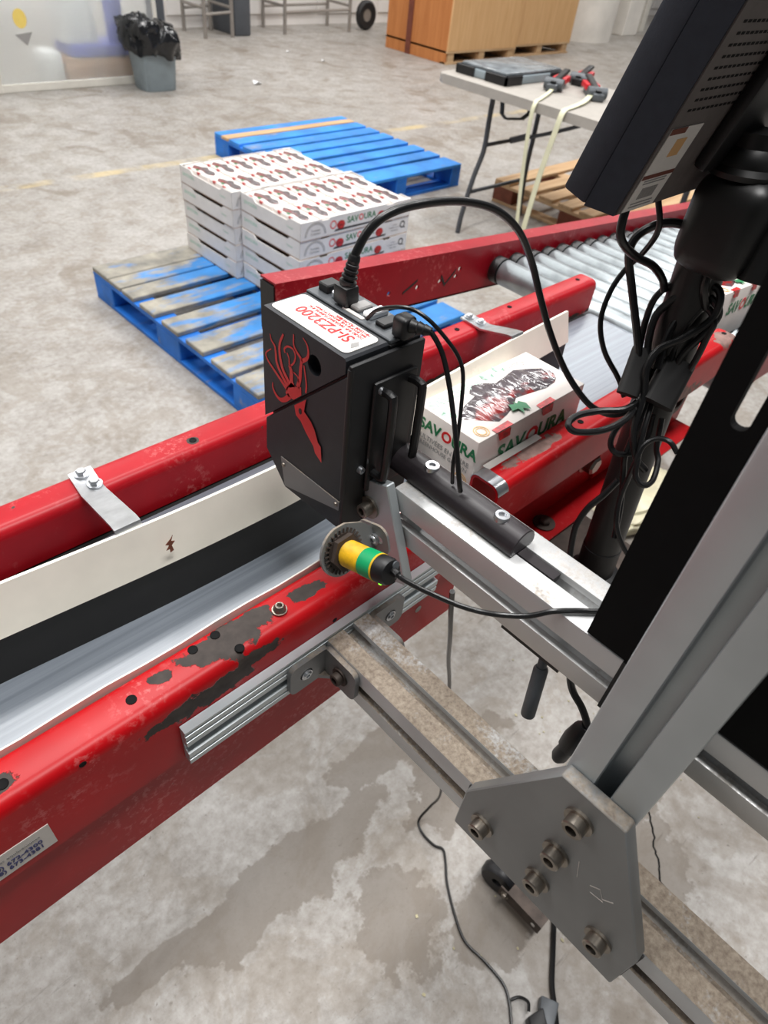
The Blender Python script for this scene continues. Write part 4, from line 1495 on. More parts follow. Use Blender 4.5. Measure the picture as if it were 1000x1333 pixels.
bd = [(0.0, 0.115), (0.135, 0.245), (0.285, 0.385), (0.43, 0.53), (0.575, 0.67), (0.71, 0.79), (0.80, 0.88), (0.885, 1.0)]
pallet('worn blue pallet under the tomato tray stacks', (1.118, 1.632, 0), 1.09, 1.215, bd, [M['blue_near']] * 7 + [M['tan_board']], M['blue_plain'], M['blue_plain'])
bd2 = [(0.0, 0.13), (0.16, 0.25), (0.28, 0.37), (0.41, 0.50), (0.53, 0.62), (0.65, 0.74), (0.77, 0.86), (0.875, 0.935), (0.937, 1.0)]
pallet('empty bright blue pallet behind the tomato trays', (2.72, 3.115, 0), 1.13, 1.25, bd2, [M['blue_far']] * 7 + [M['wood_pale'], M['blue_far']], M['blue_plain'], M['blue_plain'])
bd3 = [(k / 8.0, k / 8.0 + 0.085) for k in range(8)]
bd3[-1] = (0.9, 1.0)
pallet('plain unpainted wooden pallet lying behind the folding table', (3.83, 1.58, 0), 1.15, 1.22, bd3, [M['wood_pale']] * 8, M['wood_pale_y'], M['wood_red'], 'wooden_pallet')

# ================================================================== FOLDING TABLE
tb = thing('folding_table', 'grey plastic folding table with dark metal legs', 'table', (3.6, 2.0, 0))
bm = BM()
prism(bm, [(a, b, 0.700) for a, b in rrect(3.23, 3.99, 1.06, 2.89, 0.05, 5)], (0, 0, 0.045), 0.008, 2)
obj('tabletop', bm, M['table'], tb)
for (x, fx) in ((3.34, 3.19), (3.80, 3.79)):
    for (yt, yf) in ((2.56, 2.53), (1.35, 1.38)):
        bm = BM()
        tube(bm, [(x, yt, 0.702), (x, yt, 0.56), (x, yt, 0.42), (x + (fx - x) * 0.35, yt, 0.28), (x + (fx - x) * 0.8, (yt + yf) / 2, 0.1), (fx, yf, 0.0)], 0.014, 10, 4)
        obj('leg', bm, M['table_leg'], tb)
for y in (2.56, 1.35):
    for z, xa, xb in ((0.45, 3.34, 3.80), (0.21, 3.255, 3.795)):
        bm = BM()
        tube(bm, [(xa, y - 0.005, z), (xb, y - 0.005, z)], 0.011, 8, 1, smooth=False)
        obj('leg_crossbar', bm, M['table_leg'], tb)
bm = BM()
tube(bm, [(3.57, 2.555, 0.45), (3.57, 2.3, 0.55), (3.57, 2.0, 0.685)], 0.010, 8, 3)
obj('brace', bm, M['table_leg'], tb)
bm = BM()
tube(bm, [(3.57, 2.555, 0.45), (3.57, 2.44, 0.50)], 0.017, 8, 1, smooth=False)
obj('brace_hinge', bm, M['table_leg'], tb)
bm = BM()
strap_sweep(bm, [(3.42, 2.56, 0.70), (3.43, 2.55, 0.60), (3.46, 2.54, 0.575), (3.56, 2.50, 0.575), (3.60, 2.49, 0.60), (3.61, 2.48, 0.70)], (0, 1, 0), 0.025, 0.008)
obj('carry_handle', bm, M['black'], tb)
# organiser case
cs = thing('organiser_case', 'clear-lidded parts organiser case with black corners on the table', 'case', (3.57, 2.66, 0.745))
bm = BM()
box(bm, 3.345, 3.87, 2.50, 2.84, 0.7455, 0.785, 0.006, 2)
obj('tray', bm, M['bin'], cs)
bm = BM()
box(bm, 3.355, 3.86, 2.51, 2.83, 0.785, 0.803, 0.012, 2)
lid = obj('lid', bm, M['case_clear'], cs)
for (x0, x1, y0, y1) in ((3.335, 3.352, 2.72, 2.85), (3.335, 3.352, 2.49, 2.64), (3.335, 3.48, 2.49, 2.505), (3.74, 3.88, 2.49, 2.505), (3.335, 3.46, 2.835, 2.85), (3.865, 3.88, 2.49, 2.62)):
    bm = BM()
    box(bm, x0, x1, y0, y1, 0.7455, 0.79, 0.004, 1)
    obj('corner_guard', bm, M['black'], cs)
for pts in (((3.40, 2.80), (3.62, 2.66), (3.85, 2.55)), ((3.62, 2.66), (3.80, 2.80)), ((3.62, 2.66), (3.60, 2.52))):
    bm = BM()
    strap_sweep(bm, [(a, b, 0.8035) for a, b in pts], (0.5, 0.5, 0), 0.006, 0.002)
    obj('lid_ridge', bm, M['ink_grey'], lid)


def strap_tool(label, loc, rz, s=1.0, body='tool_grey'):
    r = thing('strapping_tool', label, 'tool', loc, None, rz)
    bm = BM()
    box(bm, -0.11 * s, 0.09 * s, -0.03, 0.03, 0.0, 0.035, 0.008, 2)
    obj('tool_body', bm, M[body], r, local=True)
    bm = BM()
    prism(bm, [(-0.10 * s, -0.018, 0.045), (0.15 * s, -0.018, 0.075), (0.17 * s, -0.018, 0.060), (-0.06 * s, -0.018, 0.028)], (0, 0.036, 0), 0.005, 1)
    obj('tool_handle', bm, M['black'], r, local=True)
    bm = BM()
    box(bm, 0.02 * s, 0.12 * s, -0.038, 0.038, 0.020, 0.050, 0.006, 2)
    obj('red_grip', bm, M['tool_red'], r, local=True)
    bm = BM()
    cyl(bm, (-0.06 * s, -0.05, 0.03), (-0.06 * s, 0.05, 0.03), 0.028, 14)
    obj('tension_wheel', bm, M['tool_grey'], r, local=True)
    return r


strap_tool('grey strapping tool with red grip next to the organiser case', (3.62, 2.365, 0.746), 0.35, 1.1)
strap_tool('grey strapping tool with red grip at the end of the table near the monitor', (3.68, 2.17, 0.746), 0.8, 1.2)
strap_tool('black long-handled strapping tool at the back of the tool row', (3.91, 2.40, 0.746), 0.3, 0.95, 'black')
# two lengths of cream strapping hanging to the floor
for i, (P, lb) in enumerate(((((3.60, 2.36, 0.765), (3.45, 2.29, 0.756), (3.30, 2.23, 0.752), (3.222, 2.205, 0.742), (3.205, 2.20, 0.66), (3.21, 2.18, 0.42), (3.215, 2.155, 0.216), (3.22, 2.13, 0.004)), 'left length of cream plastic strapping hanging from the table'),
                             (((3.62, 2.14, 0.77), (3.46, 2.08, 0.757), (3.30, 2.045, 0.752), (3.224, 2.035, 0.742), (3.205, 2.04, 0.66), (3.21, 2.075, 0.43), (3.215, 2.10, 0.152), (3.22, 2.11, 0.004)), 'right length of cream plastic strapping hanging from the table'))):
    bm = BM()
    strap_sweep(bm, catmull(P, 5), (0.12, 1, 0), 0.032 if i else 0.024, 0.003)
    setp(obj('strapping_band', bm, M['tape_cream']), lb, 'strap')

# ================================================================== BACKGROUND THINGS
# bin with black bag
bn = thing('waste_bin', 'small grey plastic waste bin standing by the frosted partition', 'bin', (3.27, 6.12, 0))
bm = BM()
prof = [(0, 0.004), (0.138, 0.004), (0.142, 0.0), (0.150, 0.01), (0.178, 0.34), (0.184, 0.35), (0.176, 0.35), (0.146, 0.02), (0, 0.02)]
lathe(bm, prof, (0, 0, 0), (0, 0, 1), 32)
for v in bm.verts:
    # squarish tapered plan
    a = math.atan2(v.co.y, v.co.x)
    k = 1.0 / max(abs(math.cos(a)), abs(math.sin(a)))
    k = 1 + (min(k, 1.32) - 1) * 0.6
    v.co.x = v.co.x * k * 1.02 + 3.27
    v.co.y = v.co.y * k * 0.85 + 6.12
obj('bin_body', bm, M['bin'], bn)
bm = BM()
prof = [(0.150, 0.30), (0.185, 0.245), (0.208, 0.25), (0.232, 0.31), (0.240, 0.37), (0.228, 0.43), (0.20, 0.47), (0.15, 0.475), (0.09, 0.44), (0.05, 0.40), (0, 0.39)]
lathe(bm, prof, (3.27, 6.12, 0), (0, 0, 1), 56)
bmesh.ops.subdivide_edges(bm, edges=bm.edges[:], cuts=1, use_grid_fill=True)
for v in bm.verts:
    p = v.co
    n = noise.noise_vector(p * 11.0) * 0.045 + noise.noise_vector(p * 30.0) * 0.018
    v.co += n
    v.co.z -= 0.05 * max(0, (v.co.x - 3.27)) / 0.2 - 0.02
bg = obj('rubbish_bag', bm, M['bag'], ang=40)
setp(bg, 'shiny black rubbish bag lining the grey bin', 'bag')

# plywood crates on pallets
for (x0, x1, lb) in ((6.98, 8.26, 'plywood crate with orange side standing on a pallet behind the table'), (8.30, 9.62, 'pale plywood crate next to the round column')):
    cr = thing('plywood_crate', lb, 'crate', ((x0 + x1) / 2, 6.65, 0))
    y0, y1 = 6.12, 7.15
    yo = 0.12 if x0 > 8 else 0.0
    bm = BM()
    box(bm, x0, x1, y0 + yo, y0 + yo + 0.02, 0.13, 1.3, 0.003, 1)
    obj('front_panel', bm, M['ply_light'], cr)
    bm = BM()
    box(bm, x0, x0 + 0.02, y0 + yo + 0.02, y1, 0.0 if x0 < 8 else 0.13, 1.3, 0.003, 1)
    sp = obj('side_panel', bm, M['ply_dark'], cr)
    if x0 < 8:
        bm = BM()
        box(bm, x0 - 0.012, x0, 6.72, 6.80, 0.0, 1.3)
        obj('batten', bm, M['batten'], sp)
    bm = BM()
    box(bm, x1 - 0.02, x1, y0 + yo + 0.02, y1, 0.13, 1.3)
    obj('side_panel', bm, M['ply_light'], cr)
    bm = BM()
    box(bm, x0 + 0.02, x1 - 0.02, y1 - 0.02, y1, 0.13, 1.3)
    obj('back_panel', bm, M['ply_light'], cr)
    bm = BM()
    box(bm, x0, x1, y0 + yo, y1, 0.11, 0.13)
    obj('deck', bm, M['wood_pale'], cr)
    for x in (x0 + 0.03, (x0 + x1) / 2 - 0.05, x1 - 0.13):
        bm = BM()
        box(bm, x, x + 0.1, y0 + yo + 0.01, y1, 0.02, 0.11)
        obj('runner', bm, M['wood_pale'], cr)
    bm = BM()
    box(bm, x0, x1, y0 + yo, y0 + yo + 0.1, 0.0, 0.02)
    obj('bottom_board', bm, M['wood_pale'], cr)

# rack legs along the back wall, dark bin, wheel
for (x, y, w, lb) in ((4.95, 7.98, 0.36, 'metal leg frame of the rack beside the dark grey bin'), (6.12, 8.05, 1.05, 'metal leg frame of the rack standing left of the crates')):
    rk = thing('rack_frame', lb, 'rack', (x, y, 0))
    for xx, yy in ((x, y), (x + w, y), (x, y + 0.45), (x + w, y + 0.45)):
        bm = BM()
        cyl(bm, (xx, yy, 0), (xx, yy, 1.2), 0.022, 10)
        obj('leg', bm, M['rack_metal'], rk)
    for z in (0.22, 0.9):
        for yy in (y, y + 0.45):
            bm = BM()
            cyl(bm, (x, yy, z), (x + w, yy, z + 0.02), 0.016, 8)
            obj('crossbar', bm, M['rack_metal'], rk)
        for xx in (x, x + w):
            bm = BM()
            cyl(bm, (xx, y, z + 0.06), (xx, y + 0.45, z + 0.06), 0.016, 8)
            obj('crossbar', bm, M['rack_metal'], rk)
bm = BM()
prism(bm, [(5.38, 8.02, 0), (5.60, 8.02, 0), (5.60, 8.50, 0), (5.38, 8.50, 0)], (0, 0, 0.9), 0.02, 2)
for v in bm.verts:
    k = 1 + 0.12 * v.co.z
    v.co.x = 5.49 + (v.co.x - 5.49) * k
setp(obj('refuse_bin', bm, M['bin_dark']), 'tall dark grey refuse bin against the back wall', 'bin')
wh = thing('cart_wheel', 'black rubber cart wheel left of the orange crate', 'wheel', (7.55, 8.15, 0))
bm = BM()
lathe(bm, [(0.07, -0.03), (0.14, -0.04), (0.165, -0.02), (0.165, 0.02), (0.14, 0.04), (0.07, 0.03)], (7.55, 8.15, 0.165), (0, 1, 0), 28, close=True)
obj('tyre', bm, M['rubber'], wh)
bm = BM()
lathe(bm, [(0, -0.025), (0.075, -0.025), (0.075, 0.025), (0, 0.025)], (7.55, 8.15, 0.165), (0, 1, 0), 20)
obj('hub', bm, M['rack_metal'], wh)
bm = BM()
box(bm, 3.50, 3.62, 6.46, 6.58, 0.0, 1.3, 0.01, 1)
setp(obj('door_post', bm, M['bin_dark']), 'dark post rising behind the black rubbish bag', 'post')
# things seen through the frosted partition
def simple(name, lb, cat, mat, x0, x1, y0, y1, z0, z1, bev=0.02):
    bm = BM()
    box(bm, x0, x1, y0, y1, z0, z1, bev, 2)
    setp(obj(name, bm, mat), lb, cat)


simple('cardboard_box', 'brown cardboard box low behind the frosted partition', 'box', M['cardboard'], 2.66, 3.36, 6.42, 6.72, 0.0, 0.185)
bc = thing('blue_cart', 'blue cart blurred behind the frosted partition', 'cart', (3.0, 6.6, 0.185))
bm = BM()
box(bm, 2.72, 3.38, 6.42, 6.74, 0.186, 0.27, 0.01, 1)
obj('cart_base', bm, M['cart_blue'], bc)
bm = BM()
box(bm, 3.10, 3.22, 6.44, 6.56, 0.27, 1.2, 0.02, 1)
obj('cart_post', bm, M['cart_blue'], bc)
simple('white_drum', 'white container standing behind the frosted partition', 'container', M['sack_white'], 2.70, 2.98, 6.45, 6.72, 0.271, 0.62)
simple('folded_sack', 'pale sack slumped on the floor behind the frosted partition', 'sack', M['sack_white'], 2.48, 2.65, 6.42, 6.66, 0.0, 0.24, 0.05)
# paper scraps on the floor
for (x, y, s, lb) in ((4.22, 5.98, 0.06, 'largest white paper scrap on the floor behind the blue pallet'), (5.57, 6.65, 0.03, 'small white scrap on the floor left of the orange crate'), (5.47, 7.14, 0.03, 'small white scrap on the floor near the rack')):
    bm = BM()
    P = [(x + s * a, y + s * b, 0.003 + s * c) for a, b, c in ((-0.8, -0.3, 0.0), (-0.1, -0.5, 0.35), (0.8, -0.2, 0.0), (0.5, 0.5, 0.2), (-0.4, 0.6, 0.45))]
    prism(bm, P, (0, 0, 0.003))
    setp(obj('paper_scrap', bm, M['paper']), lb, 'paper')

# ================================================================== POLE, MOUNT, MONITOR
pole = thing('monitor_pole', 'black tubular pole carrying the monitor mount beside the conveyor', 'pole', (0.585, 0.176, 0.8895))
pA = Vector((0.585, 0.176, 0.8895))
pB = Vector((0.588, 0.203, 1.262))
bm = BM()
cyl(bm, pA, pB, 0.0205, 28)
obj('pole_tube', bm, M['mount'], pole)
bm = BM()
lathe(bm, [(0, 0), (0.030, 0), (0.030, 0.004), (0.0215, 0.008), (0.0215, 0.045), (0, 0.045)], pA, pB - pA, 28)
obj('pole_foot', bm, M['black'], pole)
bm = BM()
box(bm, 0.548, 0.618, 0.160, 0.222, 1.255, 1.330, 0.018, 5)
mb = obj('mount_body', bm, M['mount'], pole)
bm = BM()
lathe(bm, [(0, 0), (0.026, 0), (0.027, 0.004), (0.024, 0.008), (0.024, 0.010), (0.022, 0.016), (0.018, 0.020), (0.018, 0.030), (0, 0.030)], (0.578, 0.196, 1.327), (0, 0.05, 1), 28)
obj('mount_neck', bm, M['mount'], mb)
bm = BM()
cyl(bm, (0.574, 0.152, 1.262), (0.582, 0.157, 1.312), 0.0165, 24, 0.0150)
obj('clamp_knob', bm, M['mount'], mb)
bm = BM()
cyl(bm, (0.582, 0.157, 1.312), (0.5825, 0.1573, 1.315), 0.0156, 24)
obj('silver_ring', bm, M['zinc'], mb)
bm = BM()
cyl(bm, (0.5825, 0.1573, 1.315), (0.588, 0.161, 1.352), 0.0135, 24)
obj('clamp_barrel', bm, M['monitor'], mb)
bm = BM()
lathe(bm, [(0, 0), (0.0075, 0), (0.0082, 0.003), (0.0075, 0.006), (0.0068, 0.012), (0, 0.012)], (0.594, 0.190, 1.343), (0.02, -0.02, 0.06), 14)
tm = obj('terminal_plug', bm, M['black'], mb)
bm = BM()
box(bm, 0.594, 0.606, 0.182, 0.190, 1.352, 1.366, 0.001, 1)
obj('green_terminal', bm, M['green'], tm)

mn = thing('monitor', 'tilted black monitor seen from behind with white asset label', 'monitor', (0.45, 0.23, 1.304))
O3 = Vector((0.45, 0.23, 1.304))
ux = Vector((1, 0, 0))
uu = Vector((0, -0.2747, 0.9615))
ut = Vector((0, 0.9615, 0.2747))


def mp3(a, b, t):
    return O3 + ux * a + uu * b + ut * t


bm = BM()
MW, MHt = 0.36, 0.27
pts = [(-0.0, 0.0), (MW, 0.0), (MW, MHt), (0.0, MHt)]
prism(bm, [mp3(a, b, 0.020) for a, b in pts], ut * 0.0215, 0.003, 2)
obj('front_bezel', bm, M['monitor'], mn)
bm = BM()
A = [bm.verts.new(mp3(a, b, 0.020)) for a, b in pts]
e = 0.008
B = [bm.verts.new(mp3(a, b, 0.0)) for a, b in ((e, e * 0.4), (MW - e, e * 0.4), (MW - e, MHt - e), (e, MHt - e))]
bm.faces.new(A)
bm.faces.new(B[::-1])
for k in range(4):
    bm.faces.new((A[k], A[(k + 1) % 4], B[(k + 1) % 4], B[k]))
obj('rear_shell', bm, M['monitor'], mn)
bm = BM()
prism(bm, [mp3(a, b, -0.0012) for a, b in ((0.0095, 0.0045), (MW - 0.0095, 0.0045), (MW - 0.0095, MHt - 0.01), (0.0095, MHt - 0.01))], ut * 0.0014)
bk = obj('back_panel', bm, M['monitor_back'], mn)
bm = BM()
for rr in range(9):
    for k in range(20):
        a = 0.020 + k * 0.0062 + (rr % 2) * 0.001
        b = 0.074 + rr * 0.0062
        prism(bm, [mp3(a, b, -0.0014), mp3(a + 0.0042, b, -0.0014), mp3(a + 0.0042, b + 0.0016, -0.0014), mp3(a, b + 0.0016, -0.0014)], ut * 0.0004)
vv = obj('vent_slots', bm, M['black_panel'], bk, smooth=False)
vv['kind'] = 'stuff'
bm = BM()
prism(bm, [mp3(a, b, -0.0018) for a, b in ((0.0140, 0.0055), (0.0570, 0.0055), (0.0570, 0.0640), (0.0140, 0.0640))], ut * 0.0005)
al = obj('asset_label', bm, M['label'], bk)
bm = BM()
prism(bm, [mp3(a, b, -0.0020) for a, b in ((0.0300, 0.044), (0.0440, 0.044), (0.0440, 0.056), (0.0300, 0.056))], ut * 0.0002)
obj('orange_mark', bm, M['ink_orange'], al)
bm = BM()
for (a, b, c, d) in ((0.0142, 0.0295, 0.0568, 0.0325), (0.0142, 0.0600, 0.0350, 0.0640)):
    prism(bm, [mp3(a, b, -0.0020), mp3(c, b, -0.0020), mp3(c, d, -0.0020), mp3(a, d, -0.0020)], ut * 0.0002)
obj('red_band', bm, M['batten'], al)
bm = BM()
xk = 0.024
while xk < 0.046:
    wk = random.choice((0.0004, 0.0007, 0.0011))
    prism(bm, [mp3(xk, 0.014, -0.0020), mp3(xk + wk, 0.014, -0.0020), mp3(xk + wk, 0.0225, -0.0020), mp3(xk, 0.0225, -0.0020)], ut * 0.0002)
    xk += wk + 0.0007
for b in (0.0080, 0.0105, 0.0255, 0.0275):
    prism(bm, [mp3(0.020, b, -0.0020), mp3(0.050, b, -0.0020), mp3(0.050, b + 0.0009, -0.0020), mp3(0.020, b + 0.0009, -0.0020)], ut * 0.0002)
bc_ = obj('barcode', bm, M['ink_grey'], al, smooth=False)
bc_['kind'] = 'stuff'
bm = BM()
prism(bm, [mp3(a, b, -0.012) for a, b in ((0.085, 0.030), (0.185, 0.030), (0.185, 0.130), (0.085, 0.130))], ut * 0.0105, 0.003, 2)
obj('mount_plate', bm, M['black'], mn)

# cables around the pole
cb = thing('cable_bundle', 'coiled bundle of black cables tied round the monitor pole with two straps', 'cables', (0.56, 0.19, 1.15))
loops = [
    [(0.5648, 0.2009, 1.1622), (0.5513, 0.1925, 1.1454), (0.525, 0.1927, 1.139), (0.5067, 0.2081, 1.1352), (0.4869, 0.2173, 1.1332), (0.4738, 0.2169, 1.1297), (0.4758, 0.2086, 1.1254), (0.4978, 0.1947, 1.1259), (0.5212, 0.1878, 1.1325), (0.5464, 0.1919, 1.141), (0.5634, 0.2016, 1.1542)],
    [(0.5515, 0.208, 1.1712), (0.5522, 0.2207, 1.1955), (0.5515, 0.2398, 1.2306), (0.5465, 0.2489, 1.255), (0.5486, 0.2476, 1.2704), (0.556, 0.2354, 1.2824), (0.5648, 0.2183, 1.2846), (0.5691, 0.202, 1.2765), (0.57, 0.19, 1.2613), (0.5693, 0.1862, 1.2435), (0.5791, 0.1816, 1.2258)],
    [(0.5611, 0.2143, 1.1688), (0.5699, 0.223, 1.1967), (0.5711, 0.2232, 1.2198), (0.5768, 0.2159, 1.2339), (0.5798, 0.2052, 1.236), (0.5782, 0.1968, 1.2288), (0.575, 0.1928, 1.2087), (0.5772, 0.1966, 1.1838), (0.5729, 0.1932, 1.1633)],
    [(0.555, 0.2014, 1.1693), (0.5619, 0.2113, 1.1893), (0.5669, 0.2145, 1.2102), (0.5707, 0.2051, 1.2287), (0.5744, 0.1953, 1.2393), (0.5813, 0.1833, 1.2437), (0.581, 0.1746, 1.2372), (0.5782, 0.1732, 1.2193), (0.5645, 0.1839, 1.2012), (0.5546, 0.1963, 1.1874), (0.5443, 0.1962, 1.1717), (0.5414, 0.1883, 1.1491), (0.5306, 0.1804, 1.1201), (0.5303, 0.1684, 1.0966), (0.54, 0.1584, 1.0827)],
    [(0.5559, 0.1913, 1.1702), (0.5637, 0.1972, 1.1953), (0.5743, 0.1965, 1.218), (0.5815, 0.189, 1.2332), (0.5815, 0.1764, 1.2316), (0.5835, 0.1706, 1.2217), (0.5776, 0.174, 1.2047), (0.5736, 0.1813, 1.1846), (0.5703, 0.1831, 1.1613)],
    [(0.5675, 0.1863, 1.1687), (0.5715, 0.1896, 1.1889), (0.5734, 0.1879, 1.2113), (0.5788, 0.1824, 1.2263), (0.5795, 0.1707, 1.2186), (0.5789, 0.1703, 1.2031), (0.5781, 0.1706, 1.1807), (0.5787, 0.1746, 1.1546)],
    [(0.5549, 0.1963, 1.1436), (0.5417, 0.1946, 1.1244), (0.53, 0.1964, 1.109), (0.5262, 0.1933, 1.0964), (0.5281, 0.1841, 1.0913), (0.5394, 0.1753, 1.0942), (0.5538, 0.174, 1.1049), (0.5581, 0.179, 1.1266)],
    [(0.555, 0.1837, 1.1421), (0.5372, 0.1742, 1.121), (0.5256, 0.1641, 1.0971), (0.5228, 0.1587, 1.0837), (0.5244, 0.1491, 1.0782), (0.537, 0.1472, 1.0796), (0.5525, 0.1547, 1.0901), (0.557, 0.1628, 1.0995), (0.5628, 0.1712, 1.1248)],
    [(0.5416, 0.1393, 1.1144), (0.541, 0.1497, 1.1212), (0.5381, 0.1605, 1.1193), (0.5313, 0.1666, 1.1108), (0.5246, 0.1651, 1.097), (0.524, 0.1647, 1.0743), (0.5193, 0.1623, 1.0541), (0.5142, 0.1527, 1.0285), (0.5182, 0.1352, 1.0045), (0.5301, 0.1174, 0.9868)],
    [(0.557, 0.1877, 1.1392), (0.5459, 0.1839, 1.1202), (0.5336, 0.1795, 1.0925), (0.5327, 0.1738, 1.0731), (0.5248, 0.1603, 1.0424), (0.5157, 0.1504, 1.0134)],
]
for k, P in enumerate(loops):
    obj('cable_loop', tube(BM(), P, (0.0031, 0.0036, 0.0030, 0.0033, 0.0033, 0.0030, 0.0028, 0.0027, 0.0025, 0.0028)[k], 10, 6), M['cord'], cb)
for (p0, p1, w, d) in (((0.5588, 0.2108, 1.1791), (0.5320, 0.1991, 1.1475), 0.020, 0.010), ((0.5779, 0.183, 1.1746), (0.5480, 0.1764, 1.1437), 0.030, 0.012)):
    bm = BM()
    a, b = Vector(p0), Vector(p1)
    ax = (b - a).normalized()
    rt = Vector((0.723, -0.684, 0.095))
    rt = (rt - ax * rt.dot(ax)).normalized()
    dp = ax.cross(rt)
    ring0 = [a + rt * x + dp * y for x, y in rrect(-w / 2, w / 2, -d / 2, d / 2, d * 0.45, 4)]
    prism(bm, ring0, b - a)
    obj('cable_strap', bm, M['skirt'], cb)
mc = obj('monitor_cable', tube(BM(), [(0.5008, 0.2426, 1.3058), (0.5005, 0.2407, 1.2855), (0.5075, 0.2379, 1.2745), (0.53, 0.2349, 1.2611), (0.5566, 0.2297, 1.2495), (0.5700, 0.2230, 1.2375), (0.5720, 0.2180, 1.2276)], 0.0034, 12, 6), M['cord'])
setp(mc, 'short thick black cable dropping from the monitor bottom edge to the pole', 'cable')
mc = obj('video_cable', tube(BM(), [(0.5270, 0.2420, 1.3250), (0.5290, 0.2330, 1.3062), (0.5336, 0.2263, 1.2851), (0.5473, 0.2375, 1.2601), (0.5489, 0.248, 1.2416), (0.5408, 0.251, 1.2225), (0.5326, 0.2469, 1.1984), (0.5328, 0.2341, 1.1747), (0.5480, 0.219, 1.149), (0.5500, 0.2078, 1.1338)], 0.0024, 12, 6), M['cord'])
setp(mc, 'thin black cable bowing left of the pole below the monitor', 'cable')
mc = obj('pole_cable', tube(BM(), [(0.5424, 0.1788, 1.055), (0.533, 0.1836, 1.0363), (0.524, 0.1898, 1.0188), (0.5155, 0.1908, 0.9979), (0.5103, 0.1851, 0.975), (0.5057, 0.1775, 0.9512), (0.5050, 0.170, 0.90)], 0.0033, 12, 6), M['cord'])
setp(mc, 'black cable curving down left of the pole foot', 'cable')

# ================================================================== UNDER THE MACHINE
mc = obj('drop_cable', tube(BM(), [(0.3433, 0.21, 1.0051), (0.3559, 0.213, 0.9587), (0.3785, 0.2204, 0.8941), (0.4197, 0.2381, 0.793), (0.4678, 0.2529, 0.6662), (0.5255, 0.2688, 0.4599), (0.5628, 0.2703, 0.2708), (0.586, 0.2675, 0.126), (0.5862, 0.2805, 0.0474), (0.564, 0.285, 0.004), (0.551, 0.261, 0.004), (0.552, 0.228, 0.004), (0.56, 0.209, 0.004), (0.543, 0.186, 0.004), (0.518, 0.159, 0.004), (0.488, 0.111, 0.004), (0.469, 0.067, 0.004), (0.472, 0.022, 0.004), (0.471, -0.026, 0.004), (0.457, -0.052, 0.004), (0.435, -0.075, 0.004), (0.40, -0.11, 0.004)], 0.0026, 8, 6), M['cord'])
setp(mc, 'thin black cable hanging under the conveyor and snaking over the floor', 'cable')
mc = obj('floor_cable', tube(BM(), [(0.66, -0.01, 0.006), (0.626, -0.031, 0.006), (0.581, -0.061, 0.006), (0.539, -0.089, 0.006), (0.514, -0.113, 0.006), (0.485, -0.14, 0.006), (0.45, -0.17, 0.006)], 0.0050, 8, 6), M['cord'])
setp(mc, 'thicker black cable on the floor below the gusset plate', 'cable')
ad = thing('power_adapter', 'small black and grey power adapter on the floor at the bottom edge', 'adapter', (0.475, -0.09, 0))
bm = BM()
prism(bm, [(0.43, -0.13, 0.001), (0.462, -0.135, 0.001), (0.490, -0.098, 0.001), (0.458, -0.088, 0.001)], (0, 0, 0.028), 0.003, 2)
obj('adapter_body', bm, M['black'], ad)
bm = BM()
prism(bm, [(0.466, -0.136, 0.001), (0.520, -0.115, 0.001), (0.505, -0.085, 0.001), (0.488, -0.094, 0.001)], (0, 0, 0.02), 0.003, 2)
obj('adapter_plug', bm, M['tool_grey'], ad)
bm = BM()
tube(bm, [(0.470, -0.085, 0.012), (0.480, -0.075, 0.014), (0.475, -0.060, 0.010), (0.462, -0.052, 0.006)], 0.003, 8, 5)
obj('adapter_cord', bm, M['cord'], ad)
cs = thing('caster', 'black caster wheel in a rusty steel bracket on the floor under the arm', 'caster', (0.58, 0.08, 0))
bm = BM()
lathe(bm, [(0.010, -0.013), (0.034, -0.014), (0.038, -0.008), (0.038, 0.008), (0.034, 0.014), (0.010, 0.013)], (0.594, 0.092, 0.0385), (1, 0.15, 0), 28, close=True)
obj('wheel', bm, M['rubber'], cs)
for s, nm in ((-1, 'fork_plate'), (1, 'fork_plate')):
    bm = BM()
    box(bm, 0.594 + s * 0.019 - 0.0015, 0.594 + s * 0.019 + 0.0015, -0.02, 0.078, 0.030, 0.062)
    obj(nm, bm, M['dark_steel'], cs)
bm = BM()
box(bm, 0.5735, 0.6145, -0.02, 0.062, 0.0605, 0.0635)
obj('top_plate', bm, M['dark_steel'], cs)
hexbolt('axle_bolt', (0.5735, 0.064, 0.046), 0.0055, 0.006, M['steel'], cs, (-1, 0, 0), 1.5)
bm = BM()
lathe(bm, [(0, 0), (0.0045, 0), (0.0045, 0.0006), (0, 0.0006)], (0.5733, -0.005, 0.046), (-1, 0, 0), 14)
obj('fork_hole', bm, M['sticker'], cs)
lc = thing('plug_lead', 'black cable and connector hanging behind the upright below the arm', 'cable', (0.285, 0.045, 1.04))
obj('cord', tube(BM(), [(0.285, 0.073, 1.110), (0.2871, 0.071, 1.0901), (0.2879, 0.0653, 1.0778), (0.2877, 0.0558, 1.0708), (0.286, 0.0477, 1.0636), (0.284, 0.042, 1.0561)], 0.0026, 10, 5), M['cord'], lc)
bm = BM()
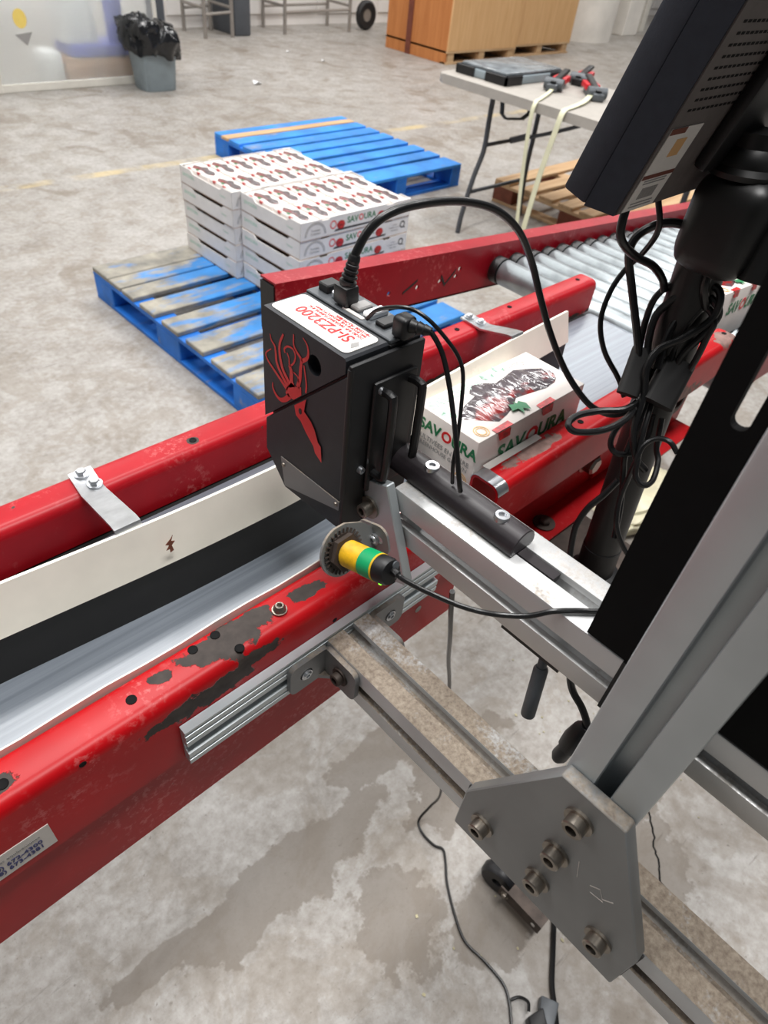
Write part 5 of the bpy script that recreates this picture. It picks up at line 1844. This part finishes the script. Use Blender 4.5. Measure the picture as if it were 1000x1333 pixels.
lathe(bm, [(0, 0), (0.004, 0), (0.0075, 0.006), (0.0085, 0.020), (0.0075, 0.030), (0.0055, 0.031), (0.006, 0.045), (0.004, 0.050), (0, 0.050)], (0.2855, 0.046, 1.0610), (-0.004, 0.006, -0.05), 14)
obj('connector', bm, M['black'], lc)

bm = BM()
bmesh.ops.create_icosphere(bm, subdivisions=4, radius=0.13)
for v in bm.verts:
    v.co += noise.noise_vector(v.co * 9.0) * 0.05 + noise.noise_vector(v.co * 24.0) * 0.02
    v.co = Vector((1.90 + v.co.x * 1.5, 0.50 + v.co.y * 0.9, max(0.001, 0.03 + v.co.z * 0.35)))
setp(obj('crumpled_wrap', bm, plain('pale wrap', (226, 220, 188), 0.3, 0, 0.08, 12), ang=25), 'crumpled pale plastic wrap on the floor seen right of the pole', 'wrap')

# bits of produce litter and cracks on the floor
CR = [[(0.985, -0.035), (0.955, -0.06), (0.945, -0.075), (0.915, -0.092), (0.895, -0.118), (0.865, -0.135), (0.845, -0.16)]]
for P in CR:
    bm = BM()
    pts = []
    for i in range(len(P) - 1):
        for k in range(4):
            u = k / 4
            pts.append((P[i][0] + (P[i + 1][0] - P[i][0]) * u + random.uniform(-0.003, 0.003), P[i][1] + (P[i + 1][1] - P[i][1]) * u + random.uniform(-0.003, 0.003), 0.0006))
    strap_sweep(bm, pts, (1, -1.2, 0), 0.0035, 0.0012)
    fl = [o_ for o_ in C.objects if o_.name == 'floor'][0]
    obj('crack', bm, M['black_panel'], fl)
bm = BM()
for k in range(70):
    x = random.gauss(0.95, 0.22)
    y = random.gauss(0.12, 0.12)
    s = random.uniform(0.0015, 0.0045)
    a = random.uniform(0, 6.28)
    prism(bm, [(x + s * math.cos(a + d) * (1 if i % 2 else 0.6), y + s * math.sin(a + d), 0.0005) for i, d in enumerate((0, 1.3, 2.6, 4.2, 5.3))], (0, 0, 0.0015))
lt = obj('floor_litter', bm, plain('dry leaf litter', (176, 168, 136), 0.8, 0, 0.2, 30))
setp(lt, 'tiny dry plant crumbs scattered on the floor under the arm', 'litter', kind='stuff')
